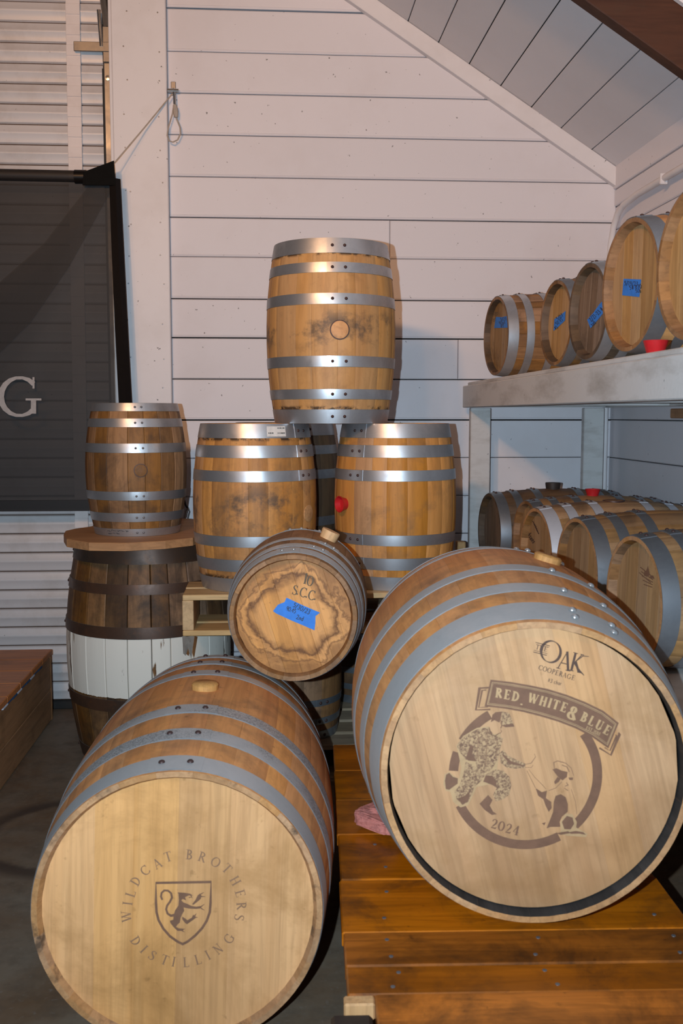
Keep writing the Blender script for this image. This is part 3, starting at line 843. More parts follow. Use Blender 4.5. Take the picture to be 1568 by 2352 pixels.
# ------------------------------------------------------------------ banner on a string
ban = empty('banner', (-.9, 4.19, .86), 'black mesh banner with a pale letter G hung over the roller door', 'banner')
def bx(x, z): return Vector((x+.9, 0, z-.86))
bm = MB(); nx, nz = 34, 40; vs = []; fs = []
for j in range(nz+1):
    t = j/nz
    for i in range(nx+1):
        s = i/nx
        xr = -.632
        x = -2.3+(xr+2.3)*s
        ztop = 2.180; z = .868+(ztop-.868)*t
        d = max(0, (t-.35)/.65)*max(0, (s-.35)/.65)
        y = .002*math.sin(9*s+2*t)-.006*math.exp(-((s-.62-.36*t)/.035)**2)*t
        vs.append((x+.9, y, z-.86))
for j in range(nz):
    for i in range(nx):
        a = j*(nx+1)+i; fs.append((a, a+1, a+nx+2, a+nx+1))
obj('mesh_cloth', mesh('mesh_cloth', vs, fs, BANNERM, True, None, 60), ban)
fp = [(262, 425), (205, 425), (100, 560), (-60, 700), (-200, 800), (-200, 980), (-20, 830), (70, 740), (160, 610)]
fd = [on_plane(x, y, (0, 4.182, 0), Vector((0, 1, 0))) for x, y in fp]
obj('cloth_fold', mesh('cloth_fold', [(p.x+.9, -.010, p.z-.86) for p in fd], [tuple(range(9))], FOLDM), ban)
MB().tube([bx(-2.3, 2.197), bx(-1.4, 2.194), bx(-.76, 2.190)], .023, 12).done('rolled_top', BANNERM, ban, None, True, 60)
MB().tube([bx(-.77, 2.188)+Vector((0, -.004, 0)), bx(-.725, 2.188)+Vector((0, -.004, 0))], .027, 12).done('black_tape', HEMM, ban, None, True, 60)
MB().prism([(-.735, 2.150), (-.606, 2.150), (-.612, 2.245), (-.73, 2.200)], 0, .008, .001, lambda u, v, w: (u+.9, w-.038, v-.86)).done('corner_flap', FLAPM, ban)
hem = MB(); n = 16; vs = []; fs = []
for i in range(n+1):
    t = i/n; z = 2.178-t*(2.178-.99); xl = -.632+.030*t**1.3; xr = -.590+.040*t
    yy = -.028-.014*math.sin(3*t)
    vs += [(xl+.9, yy, z-.86), ((xl*.4+xr*.6)+.9, yy-.008, z-.86), (xr+.9, yy+.006, z-.86)]
for i in range(n):
    for k in (0, 1): fs.append((3*i+k, 3*i+k+1, 3*i+k+4, 3*i+k+3))
obj('side_hem', mesh('side_hem', vs, fs, HEMM, True), ban)
ink = Ink(lambda px, py: (lambda p: Vector((p.x+.9, -.030, p.z-.86)))(on_plane(px, py, (0, 4.16, 0), Vector((0, 1, 0)))))
ink.glyph('G', 44, 911, 93, 0, 1.22, 1.0)
ink.done('letter', PRINTG, ban)
MB().box(-1.4, .292, -.012, -.008, .0, .045, .001).done('bottom_hem', BANNERM, ban)

hk = empty('wall_hook', (-.388, WY-.0, 2.55), 'small steel swivel hook screwed to the white boards', 'hook')
MB().box(-.010, .010, -.005, .0, -.01, .045, .002).done('plate', RAIL, hk)
MB().tube([(-.022, -.018, .005), (.022, -.018, .005)], .008, 10).done('bar', BRIGHT, hk, None, True)
MB().lathe([(.012, 0), (.012, .012), (.006, .02)], 12, 0, Matrix.Translation((0, -.002, .005)) @ Matrix.Rotation(PI/2, 4, 'X')).done('stud', BRIGHT, hk, None, True)
MB().tube([(.004, -.02, -.002), (.006, -.022, -.03), (.006, -.022, -.05)], .006, 8).done('snap', BRIGHT, hk, None, True)
sg = MB()
sg.tube([(-.392-.002, WY-.030, 2.535), (-.42, WY-.045, 2.498), (-.50, WY-.065, 2.395), (-.612, WY-.13, 2.240)], .0028, 6)
lp = []
for i in range(19):
    a = -PI*.42+1.84*PI*i/18
    lp.append((-.386+.030*math.cos(a+PI/2+.2), WY-.026, 2.425-.035-.075*math.sin(a+PI/2+.2)*.9+.01))
sg.tube([(-.384, WY-.026, 2.50), (-.392, WY-.027, 2.46), (-.408, WY-.027, 2.41), (-.413, WY-.037, 2.375), (-.405, WY-.037, 2.352), (-.39, WY-.037, 2.348), (-.372, WY-.027, 2.36), (-.360, WY-.026, 2.385), (-.362, WY-.026, 2.41), (-.374, WY-.026, 2.44), (-.380, WY-.026, 2.46)], .0030, 6)
so = sg.done('string', STRINGM, None, None, True); tag(so, 'thin pale string tied from the wall hook down to the banner corner', 'string')
MB().tube([(-.381, WY-.030, 2.495), (-.378, WY-.031, 2.470), (-.377, WY-.030, 2.447)], [.008, .011, .008], 8).done('knot', STRINGM, so, None, True)

# conduit on the right wall and down the corner
cd = empty('conduit', (WX-.030, WY-.020, 0), 'white painted pipe along the side wall and down the room corner', 'pipe')
MB().tube([(0, -3.4, 2.10), (0, -1.2, 2.102), (0, -.32, 2.105), (.0, -.17, 2.095), (0, -.10, 2.075), (-.001, -.055, 2.03), (-.002, -.025, 1.96), (-.002, -.012, 1.88), (-.002, -.010, .02)], .0125, 10).done('pipe_run', TRIMW, cd, None, True, 60)
MB().box(-.016, .013, -.60, -.585, 2.082, 2.122, .003).done('clamp', TRIMW, cd)

# ------------------------------------------------------------------ low platform under the branded barrel
PY_, PX_ = R_(2.4), None
PM = Matrix.Translation((.113, 1.584, 0)) @ Matrix.Rotation(-PY_, 4, 'Z')
plat = empty('platform', PM, 'low varnished plank platform carrying the barrel with the soldier emblem', 'platform')
PT = .281
for a, c in zip((.03, .118, .235, .452, .682, .895, 1.11), (.118, .235, .452, .682, .895, 1.11, 1.332)):
    dz = rng.uniform(-.0012, .0008); e0, e1 = rng.uniform(.002, .007), .67+rng.uniform(-.004, .004)
    pl = MB().box(e0, e1, a+.0006, c-.0006, PT-.03+dz, PT+dz, .003).done('plank', DECKM, plat)
    for sx in (.095, .36, .62):
        for sy in ((a+c)/2-.25*(c-a), (a+c)/2+.25*(c-a)):
            MB().lathe([(.0042, 0), (.0042, .0008), (0, .001)], 8, 0, Matrix.Translation((sx+rng.uniform(-.012, .012), sy, PT+dz))).done('screw', RIV_GREY, pl)
MB().box(.052, .70, -.20, .0295, PT-.03, PT+.001, .003).done('plank', DECKM, plat)
MB().box(.0, .0515, .002, .0295, PT-.03, PT-.0005, .003).done('plank_end', CORK, plat)
MB().box(-.022, .046, -.075, -.004, 0, PT-.012, .006).done('corner_post', DARKBUNG, plat)
for x0 in (.012, .63):
    MB().box(x0, x0+.03, .0, 1.32, PT-.115, PT-.033, .002).done('side_rail', BOXS, plat)
for x0, y0 in ((.03, 1.24), (.58, 1.24), (.62, .03)):
    MB().box(x0, x0+.06, y0, y0+.06, 0, PT-.034, .003).done('leg', BOXS, plat)

# ------------------------------------------------------------------ box bench at the roller door
bxm = empty('box_bench', (-1.9, 3.28, 0), 'low red-brown wooden box standing on the concrete in front of the roller door', 'box')
for k in range(5):
    MB().box(0, .995, .178*k+.0008, .178*(k+1)-.0008, .268, .292, .003).done('top_plank', BOXM, bxm)
for z0, z1 in ((.003, .13), (.132, .262)):
    MB().box(.965, .990, .03, .885, z0, z1, .002).done('side_board', BOXS, bxm)
MB().box(.93, .9915, .865, .888, .0, .267, .003).done('corner_post', BOXS, bxm)
MB().box(0, .992, .0, .026, .003, .130, .003).done('front_board', BOXM, bxm)
MB().box(0, .992, .0, .026, .132, .266, .003).done('front_board', BOXM, bxm)
MB().box(0, .96, .864, .886, .003, .266, .003).done('back_board', BOXS, bxm)
for k in range(9):
    y0 = .12+.065*k
    MB().box(.985, .9955, y0, y0+.064, .262+.002*math.sin(k*2), .2675, .001).done('cloth_edge', CLOTHB if k % 3 else CLOTHW, bxm)

# ------------------------------------------------------------------ pallets
def pallet(label, x0, x1, y0, y1, ztop, hgt, mats, group=None, boards=3):
    e = empty('pallet', (x0, y0, ztop-hgt), label, 'pallet', group)
    w, d = x1-x0, y1-y0
    pitch = d/boards
    for k in range(boards):
        MB().box(rng.uniform(-.002, .002), w, k*pitch, k*pitch+min(pitch*.80, .125), hgt-.018, hgt, .002).done('deck_board', mats[0], e)
        if k in (0, boards-1): MB().box(rng.uniform(-.002, .002), w, k*pitch, k*pitch+min(pitch*.8, .12), 0, .018, .002).done('bottom_board', mats[0], e)
    for sx in (0, w/2-.02, w-.036):
        MB().box(sx, sx+.036, .001, d-.03, .0185, hgt-.0185, .002).done('stringer', mats[1], e)
    return e
PT1 = .670
pallet('pale pine pallet carrying the two upright barrels behind the small one', -.292, .80, 3.265, 3.562, PT1, .135, (PINE, PINE_Y), None, 2)
pallet('grey pallet behind the pale pine one carrying the shadowed upright barrel', -.125, .78, 3.68, 4.20, PT1, .135, (PALLET_OLD, PALLET_OLD))
pallet('weathered pallet lying on the floor behind the platform', -.15, .78, 3.36, 4.22, .13, .13, (PALLET_OLD, PALLET_OLD), None, 6)
scr = MB(); vs = []
for j in range(5):
    for i in range(6):
        vs.append((i*.008-.003*j*(1 if i > 3 else -.2), .004*math.sin(i*2.1+j)+.002, -.014*j*(1+.35*math.sin(i*2.7))))
fs = [(j*6+i, j*6+i+1, j*6+i+7, j*6+i+6) for j in range(4) for i in range(5)]
so = obj('plastic_scrap', mesh('plastic_scrap', vs, fs, FRAY, True)); so.location = (-.293, 3.258, .536)
tag(so, 'torn dusty plastic scrap hanging from the pale pallet corner', 'scrap')
cl = MB().box(1.395, 1.448, 3.0, 3.49, 1.238, 1.272, .003).done('wall_cleat', BOXS); tag(cl, 'short dark wooden cleat on the side wall just under the upper shelf', 'cleat')
wb = MB().box(.72, .752, 3.88, 3.93, .6705, .757, .003).done('wood_block', PINE_Y); tag(wb, 'short upright timber offcut standing on the grey pallet by the shelf post', 'block')

# ------------------------------------------------------------------ shelf rack along the side wall
rack = empty('shelf_rack', (.82, 4.2, 0), 'worn white two-tier timber rack along the side wall holding small casks', 'shelf')
def rk(name, x0, x1, y0, y1, z0, z1, mat=SHELFW, b=.003):
    return MB().box(x0-.82, x1-.82, y0-4.2, y1-4.2, z0, z1, b).done(name, mat, rack)
SH = 1.385
for k, (a, c) in enumerate(((.815, .97), (.972, 1.13), (1.132, 1.29), (1.292, 1.44))):
    rk('top_board', a+.004, c, 1.3+.02*k, 4.225, SH-.014, SH)
rk('front_beam', .80, .84, 1.3, 4.235, 1.280, 1.370)
rk('back_beam', 1.40, 1.44, 1.3, 4.235, 1.280, 1.370)
rk('end_beam', .841, 1.399, 4.19, 4.23, 1.282, 1.370)
for y in (3.5, 2.6, 1.7): rk('cross_beam', .841, 1.399, y, y+.04, 1.282, 1.370)
rk('post', .822, .905, 4.165, 4.205, 0, 1.279)
rk('post', 1.30, 1.385, 4.165, 4.205, 0, 1.279)
rk('post', .822, .905, 1.40, 1.44, 0, 1.279)
rk('post', 1.27, 1.355, 1.40, 1.44, 0, 1.279)
SL = .620
for k, (a, c) in enumerate(((.845, 1.05), (1.052, 1.24), (1.242, 1.43))): rk('lower_board', a, c, 1.46, 4.055, SL-.02, SL)
rk('lower_beam', .845, .885, 1.445, 4.135, SL-.11, SL-.021)
rk('lower_beam', 1.40, 1.44, 1.445, 4.04, SL-.11, SL-.021)

# ------------------------------------------------------------------ the casks
Q = PI/180
SYM = lambda a: a+[(1-y, 1-x) for x, y in a[::-1]]
H10 = SYM([(0, .08), (.14, .20), (.305, .365)])
# the two big casks in front
LB = Barrel('large oak barrel on the concrete floor, pale head branded with a lion shield', lying((-.184, 1.86, .3105), R_(1.9)), .92, .275, .3085,
            SYM([(.006, .066), (.150, .205), (.305, .36)]), OAK_BROWN, [GALV_DULL, GALV_SPANGLE, GALV_SPANGLE, GALV_DULL, GALV_DULL, GALV_DULL], OAK_HEAD,
            ns=30, planks=6, roll=R_(2), cham=.0003, gap=.0001, pgap=.00002, pcham=.0001, rec=.014, th=.019, seed=4, group='big barrels on their sides', riv=[(-6*Q, 5*Q)], rivm=RIV_DARK, rr=.0065, inner=CHIME_L, rim=CHIME_L, seg=128)
LB.bung(2*Q, 'low', CORK, .5, .03)
RB = Barrel('large oak barrel on the platform, head printed with a soldier and dog emblem', lying((.464, 1.72, .6145), R_(5)), .92, .275, .331,
            SYM([(.012, .090), (.155, .205), (.31, .36)]), OAK_BROWN, GALV_DULL, OAK_HEAD2,
            ns=32, planks=6, roll=-R_(14), cham=.0003, gap=.0001, pgap=.00002, pcham=.0001, rec=.026, th=.020, seed=9, group='big barrels on their sides', riv=[(14*Q, 29*Q)], rivm=RIV_SHINY, rr=.0075, rivrows={0: (.28, .72)}, inner=CHAR, rim=CHIME_R, seg=128, lap=False)
RB.bung(17*Q, 'low', CORK, .5, .03)
# little cask lying in the valley between them
SB = Barrel('small stencilled cask lying between the two big barrels, blue tape on its head', lying((.051, 2.52, .740), R_(5)), .52, .161, .188,
            SYM([(.03, .10), (.13, .185), (.27, .315)]), CHIME_10, GALV_DULL, HEAD_TIDE, ns=22, planks=7, roll=-R_(17), rec=.02, th=.019, seed=21,
            riv=[(-10*Q, 0*Q), (16*Q, 24*Q), (24*Q, 32*Q)], rivm=RIV_SHINY, rr=.0045, inner=CHIME_10, rim=CHIME_10)
SB.bung(25*Q, 'plug', CORK_PALE, .5, .026)

def px_at(px, Y): return on_plane(px, 953, (0, Y, 0), Vector((0, 1, 0))).x
TA = SYM([(0, .085), (.15, .21), (.311, .373)])
A_ = Barrel('upright cask on the pine pallet under the top one, white sticker on its upper hoop', standing((px_at(584, 3.47), 3.47, PT1+.0005)), .5510, .181, .2105,
            SYM([(0, .085), (.127, .20), (.275, .34)]), OAK_10B, GALV, HEAD_10, ns=21, seed=31, group='upright casks on the pine pallet', riv=[(50*Q, 59*Q)], rivm=RIV_DARK, front=False, rr=.005)
B_ = Barrel('upright cask on the pine pallet with a red bung on its side', standing((px_at(908, 3.47), 3.47, PT1+.0005)), .5510, .181, .2095,
            SYM([(0, .085), (.127, .20), (.275, .34)]), OAK_10, GALV, HEAD_10, ns=20, seed=38, group='upright casks on the pine pallet', riv=[(-52*Q, -43*Q)], rivm=RIV_DARK, front=False, rr=.005)
B_.bung(-60*Q, 'cup', RED, .515, .0265)
A_.bung(58*Q, 'faint', CORK, .46, .028)
PT2 = PT1+.0005+.551
T_ = Barrel('honey-coloured upright cask crowning the pyramid of casks, hoop rivets facing forward', standing((px_at(760, 3.45), 3.45, PT2+.0005)), .585, .188, .2165,
            [(0, .078), (.133, .188), (.307, .367), (.642, .702), (.812, .869), (.917, 1)], OAK_TOP, GALV, HEAD_10, ns=19, seed=45, group=None, riv=[(-2*Q, 9.5*Q)], rivm=RIV_DARK, front=False, rr=.0052)
T_.bung(4*Q, 'flush', OAK_10B, .505, .028)
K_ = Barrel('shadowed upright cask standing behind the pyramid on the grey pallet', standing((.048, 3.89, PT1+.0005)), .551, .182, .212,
            TA, OAK_DARK, GALV_BLUE, HEAD_10, ns=20, seed=52, riv=[(20*Q, 29*Q)], rivm=RIV_DARK, front=False)  # shade behind the pyramid put into the colour: darker oak and hoops
# casks under the pallet
for i, (x, y, lb) in enumerate(((px_at(676, 3.54), 3.54, 'short upright cask with blue-grey hoops holding up the pallet behind the lion barrel'), (.55, 3.54, 'short upright cask hidden behind the soldier barrel under the pallet'), (.38, 3.98, 'short upright cask under the grey pallet at the back'))):
    Barrel(lb, standing((x, y, .1305)), .4035, .145, .163, H10, OAK_OLD, GALV_BLUE, HEAD_OLD, ns=18, seed=60+i, group='short casks under the pallets', riv=[(30*Q, 40*Q)], rivm=RIV_DARK, front=False)
# old cask with the painted band, its lid and the cask on it
CASK = Barrel('blackened old cask with a white painted band and a plank lid', standing((px_at(334, 3.80), 3.80, .001)), .798, .255, .303,
              [(.0, .07), (.262, .318), (.592, .645), (.785, .83), (.915, .985)], OAK_CASK, RUSTY, HEAD_OLD, ns=22, seed=70, riv=[(-88*Q, -80*Q)], rivm=RIV_DARK, front=False, gap=.0014, cham=.0015)
LZ = .8285
pts = [(146, 1227), (153, 1238), (204, 1246), (287, 1247), (380, 1242), (443, 1235), (466, 1227), (478, 1212), (470, 1198), (440, 1191), (330, 1190), (245, 1197), (208, 1209), (172, 1214), (150, 1219)]
pp = [on_plane(x, y, (0, 0, LZ), Vector((0, 0, 1))) for x, y in pts]
o0 = sum(pp, Vector())/len(pp)
ld = MB().prism([(p.x-o0.x, p.y-o0.y) for p in pp], 0, .0275, .003, lambda u, v, w: (u, v, -w)).done('lid_board', LIDM)
ld.location = o0; tag(ld, 'sawn wooden board with wavy edges lying on the blackened old cask', 'board')
dx = on_plane(303, 1233, (0, 0, LZ), Vector((0, 0, 1)))
D_ = Barrel('small aged upright cask standing on the sawn board in front of the banner', standing((dx.x, dx.y+.150, LZ+.0005)), .462, .148, .179,
            [(0, .06), (.112, .18), (.275, .342), (.63, .70), (.82, .885), (.938, 1)], OAK_OLD, GALV, HEAD_OLD, ns=19, seed=81, cham=.001, gap=.0005, riv=[(7*Q, 15*Q)], rivm=RIV_GREY, front=False, rr=.0042)
D_.bung(12*Q, 'flush', OAK_OLD, .5, .021)

# casks on the rack
def rackcask(label, x, y, z, beta, Ln, Rh, Rb, side, hoopm, headm, seed, grp, **k):
    return Barrel(label, lying((x, y, z+Rb+.003), PI/2-beta*Q), Ln, Rh, Rb, H10, side, hoopm, headm, seed=seed, group=grp, rec=.022, th=.018, riv=[(-4*Q, 7*Q)], rivm=RIV_DARK, rr=.005, **k)
UG, LG = 'casks on the upper shelf', 'casks on the lower shelf'
B1 = rackcask('brown cask at the far end of the upper shelf, against the corner', .87, 3.935, SH, 6, .50, .150, .166, OAK_OLD, GALV, HEAD_OLD, 101, UG, ns=20, cham=.001, roll=R_(3), inner=OAK_DARK, rim=OAK_OLD)
B2 = rackcask('narrow cask with a slanting blue tape, second from the far end of the upper shelf', .87, 3.10, SH, 6, .42, .128, .142, OAK_OLD, GALV_BLUE, HEAD_10, 102, UG, ns=18, roll=R_(5), inner=OAK_DARK, rim=OAK_OLD)
B3 = rackcask('grey dark-headed cask on the upper shelf', .87, 2.785, SH, 6, .42, .130, .145, OAK_DARK, GALV, HEAD_GREY, 103, UG, ns=18, cham=.0012, pgap=.0004, pcham=.0007, roll=R_(8), inner=OAK_DARK, rim=OAK_DARK)
B4 = rackcask('bright oak cask with a square blue tape on the upper shelf', .87, 2.459, SH, 5, .50, .159, .176, OAK_10, GALV_BLUE, HEAD_10, 104, UG, ns=20, planks=5, roll=R_(1), inner=CHIME_10, rim=CHIME_10)
B5 = rackcask('bright oak cask cut by the picture edge on the upper shelf', .87, 2.085, SH, 5, .50, .159, .176, OAK_10, GALV_BLUE, HEAD_10, 105, UG, ns=20, roll=0, inner=CHIME_10, rim=CHIME_10)
B1.bung(0, 'plug', DARKBUNG, .62, .03)
C1 = rackcask('dark cask at the far end of the lower shelf with a black bung', .852, 3.925, SL, 5, .52, .150, .168, OAK_DARK, GALV_BLUE, HEAD_GREY, 111, LG, ns=20, inner=OAK_DARK, rim=OAK_DARK)
C2 = rackcask('cask with a red bung on top, second from the far end of the lower shelf', .912, 3.58, SL, 5, .50, .150, .168, RACK_OAK, GALV_BLUE, RACK_HEAD, 112, LG, ns=20, inner=OAK_OLD, rim=OAK_OLD)
C3 = rackcask('cask with zinc-white hoops in the middle of the lower shelf', .850, 3.213, SL, 5, .53, .152, .174, RACK_OAK, GALV_WHITE, RACK_HEAD, 113, LG, ns=20, inner=OAK_OLD, rim=CHIME_R)
C4 = rackcask('plain oak cask between the zinc-white hooped one and the nearest lower one', .875, 2.85, SL, 5, .53, .155, .175, RACK_OAK, GALV_BLUE, RACK_HEAD, 114, LG, ns=20, planks=5, roll=R_(3), inner=OAK_OLD, rim=CHIME_R)
C5 = rackcask('nearest lower-shelf cask with a small printed leaf mark on its head', .88, 2.40, SL, 5, .53, .156, .176, RACK_OAK, GALV_BLUE, RACK_HEAD, 115, LG, ns=20, planks=5, roll=R_(4), inner=OAK_OLD, rim=CHIME_R)
C1.bung(0, 'plug', DARKBUNG, .5, .03)
C2.bung(0, 'cup', RED, .5, .027)
C3.bung(0, 'flush', OAK_OLD, .5, .032)
bw = MB().box(0, .05, 0, .03, 0, .016, .002).done('wood_wedge', CORK_PALE); bw.location = (.97, 3.745, SH+.001); tag(bw, 'small orange wood wedge beside the far cask on the upper shelf', 'wedge')
cup = MB(); cup.lathe([(.018, 0), (.02, .002), (.027, .026), (.028, .028), (.0255, .028), (.018, .006), (0, .005)], 24)
co_ = cup.done('silicone_bung', RED, None, None, True, 45); co_.location = (.848, 2.215, SH+.0005); tag(co_, 'red silicone bung standing loose on the edge of the upper shelf', 'bung')

# lump of pink salt wedged under the platform barrel
sm = MB(); rr = random.Random(5); vs = []; fs = []; nu, nv = 30, 18
for j in range(nv+1):
    for i in range(nu):
        a = 2*PI*i/nu; p = -PI/2+PI*j/nv
        sx = lambda t, e: math.copysign(abs(t)**e, t)
        k = 1+rr.uniform(-.05, .04)+.07*math.sin(3.1*a+2*p)*math.cos(2.3*p)
        vs.append((.046*sx(math.cos(p), .35)*sx(math.cos(a), .4)*k, .062*sx(math.cos(p), .35)*sx(math.sin(a), .4)*k, .025+.025*sx(math.sin(p), .45)*(k if p > -.5 else 1)*(.8+.3*math.cos(a-1))))
for j in range(nv):
    for i in range(nu): fs.append((j*nu+i, j*nu+(i+1) % nu, (j+1)*nu+(i+1) % nu, (j+1)*nu+i))
me = mesh('salt_rock', vs, fs, SALTM); so = obj('salt_rock', me)
so.matrix_world = Matrix.Translation((.256, 2.275, PT+.003)) @ Matrix.Rotation(R_(38), 4, 'Z')
tag(so, 'lump of pink rock salt chocking the barrel on the platform', 'rock')

# clip hanging on the wall beside the small aged cask
sh = empty('snap_clip', (px_at(424, 4.25), WY-.012, .86), 'small steel clip on a black cord beside the small aged cask', 'clip')
MB().tube([(-.012, -.006, .075), (-.010, -.006, .035), (-.004, -.006, .012), (.004, -.006, -.0)], .004, 8).done('cord', DARKBUNG, sh, None, True)
MB().tube([(.006, -.006, .002), (.012, -.006, -.016), (.002, -.006, -.052), (-.010, -.006, -.050), (-.004, -.006, -.014), (.004, -.006, .0)], .0035, 8).done('clip_loop', BRIGHT, sh, None, True)
MB().box(-.018, -.006, -.006, .012, .065, .085, .002).done('staple', RAIL, sh)

# ------------------------------------------------------------------ brands, stencils and tape
f = LB.face(260, 1900, 4.6118)
ink = Ink(f)
cen = (748, 878)
for t, lst in (('WILDCATBROTHERS', [(138, 945), (150, 808), (182, 705), (236, 572), (337, 458), (465, 385), (580, 312), (805, 290), (942, 315), (1085, 370), (1205, 438), (1293, 568), (1345, 700), (1358, 832), (1333, 957)]),
               ('DISTILLING', [(238, 1205), (325, 1293), (415, 1358), (545, 1405), (640, 1425), (770, 1430), (895, 1402), (1000, 1355), (1108, 1290), (1225, 1180)])):
    for ch, (x, y) in zip(t, lst):
        an = math.degrees(math.atan2(x-cen[0], -(y-cen[1])))
        if t[0] == 'D': an = math.degrees(math.atan2(-(x-cen[0]), (y-cen[1])))
        ink.glyph(ch, x, y, 104, an, 1.02, .95)
ink.done('lettering', BURNT2, LB.o)
ink = Ink(LB.face(260, 1900, 4.6118, .0009))
sh_ = [(452, 590), (1035, 580), (1030, 800)]+[(1022, 900), (990, 990), (940, 1070), (870, 1145), (790, 1210), (735, 1238), (680, 1212), (600, 1155), (530, 1075), (480, 985), (458, 900), (452, 790), (452, 590)]
ink.stroke(sh_, 26)
tail = [(520, 770), (505, 735), (512, 695), (540, 670), (580, 672), (612, 700), (622, 745), (600, 790), (570, 830), (560, 870), (575, 915), (610, 938), (650, 930)]
ink.stroke(tail, [20, 22, 20, 20, 20, 21, 22, 22, 22, 22, 22, 24, 30])
ink.poly([(690, 705), (680, 690), (760, 695), (815, 705), (845, 725), (800, 722), (760, 740), (770, 775), (735, 760), (720, 775), (740, 795), (790, 815), (830, 835), (880, 842), (925, 835), (935, 858), (880, 866), (800, 862), (745, 850), (752, 885), (730, 920), (712, 960), (705, 1010), (680, 1030), (665, 1055), (690, 1070), (742, 1075), (738, 1100), (680, 1098), (640, 1060), (605, 1015), (600, 990), (635, 980), (640, 930), (655, 880), (690, 830), (695, 770)])
ink.poly([(835, 815), (870, 770), (895, 720), (915, 705), (935, 725), (925, 760), (890, 790), (850, 822)])
ink.poly([(728, 950), (745, 955), (785, 985), (830, 960), (845, 930), (870, 935), (870, 965), (820, 1000), (782, 1028), (760, 1015), (730, 975)])
for x, y, x2, y2 in ((920, 712, 960, 690), (928, 735, 975, 735), (925, 845, 965, 815), (930, 860, 965, 880), (860, 940, 880, 915), (868, 955, 895, 955), (735, 1085, 760, 1075), (730, 1098, 755, 1110), (800, 745, 830, 742), (818, 720, 838, 752)):
    ink.stroke([(x, y), (x2, y2)], [12, 4])
ink.done('emblem', BURNT, LB.o)

g = lambda l=.0006: RB.face(1000, 1440, 3.4844, l)
# ring, drawn round its true centre on the head
ri = Ink(g(.0006)); F = g(.0006)
pl_, pr_, pb_ = F(105, 1160), F(1330, 1235), F(735, 1778)
def ccentre(a, b, c):
    ax_, ay, bx_, by, cx_, cy = a.x, a.y, b.x, b.y, c.x, c.y
    d = 2*(ax_*(by-cy)+bx_*(cy-ay)+cx_*(ay-by))
    ux = ((ax_*ax_+ay*ay)*(by-cy)+(bx_*bx_+by*by)*(cy-ay)+(cx_*cx_+cy*cy)*(ay-by))/d
    uy = ((ax_*ax_+ay*ay)*(cx_-bx_)+(bx_*bx_+by*by)*(ax_-cx_)+(cx_*cx_+cy*cy)*(bx_-ax_))/d
    return Vector((ux, uy, a.z))
rc = ccentre(pl_, pr_, pb_); rro = (pl_-rc).length; rri = rro-(pb_-F(735, 1706)).length
rg = Ink(lambda x, y: Vector((x, y, rc.z)))
def angle(px, py): p = F(px, py)-rc; return math.atan2(p.y, p.x)
for (a, c) in (((1150, 880), (1085, 1670)), ((1000, 1700), (165, 1440)), ((112, 1150), (162, 1000)), ((205, 905), (440, 715))):
    a0, a1 = angle(*a), angle(*c)
    d = (a1-a0) % (2*PI)
    if d > PI: d -= 2*PI
    n = 40; rm = (rro+rri)/2
    rg.stroke([(rc.x+rm*math.cos(a0+d*i/n), rc.y+rm*math.sin(a0+d*i/n)) for i in range(n+1)], rro-rri)
a0, a1 = angle(1130, 1580), angle(1000, 1700)
rg.done('emblem_ring', BURNT, RB.o)
# scroll
sc_ = Ink(g(.0007))
top = [(440, 422), (600, 440), (760, 468), (900, 497), (1050, 543), (1200, 602), (1340, 670), (1465, 768)]
bot = [(392, 635), (560, 655), (700, 680), (840, 716), (980, 758), (1120, 812), (1250, 880), (1382, 972)]
sc_.poly(top+bot[::-1])
sc_.stroke([(430, 486), (352, 490), (322, 664), (438, 660)], 14); sc_.stroke([(405, 505), (372, 508), (345, 645), (420, 640)], 9)
sc_.stroke([(1462, 846), (1472, 858), (1402, 1026), (1310, 968)], 14); sc_.stroke([(1440, 862), (1448, 872), (1395, 990), (1352, 966)], 9)
sc_.done('scroll', BURNT, RB.o)
ln = Ink(g(.0011))
def lerp(a, b, t): return (a[0]+(b[0]-a[0])*t, a[1]+(b[1]-a[1])*t)
for k, w in ((.085, 4.5), (.13, 3)):
    ti = [lerp(p, q, k) for p, q in zip(top, bot)]; bi = [lerp(p, q, 1-k) for p, q in zip(top, bot)]
    e = 18 if k < .1 else 26
    ti[0] = (ti[0][0]+e, ti[0][1]+2); bi[0] = (bi[0][0]+e, bi[0][1]+3); ti[-1] = (ti[-1][0]-e*.8, ti[-1][1]-e*.5); bi[-1] = (bi[-1][0]-e*.8, bi[-1][1]-e*.5)
    ln.stroke(ti+bi[::-1]+[ti[0]], w)
for ch, x, y, an in (('R', 506, 528, 8), ('E', 574, 541, 10), ('D', 640, 556, 12), ('.', 694, 588, 13), ('W', 782, 574, 16), ('H', 862, 595, 17), ('I', 915, 608, 18), ('T', 964, 622, 19), ('E', 1028, 642, 20), ('&', 1100, 690, 21), ('B', 1190, 722, 25), ('L', 1250, 752, 27), ('U', 1312, 786, 28), ('E', 1374, 825, 30)):
    ln.glyph(ch, x, y, 104 if ch == '&' else 76, an, .92, 1.55)
ln.text('EST.2018', 1205, 805, 30, 26, .8, 1.1)
ln.done('lettering', SKIN_WOOD, RB.o)
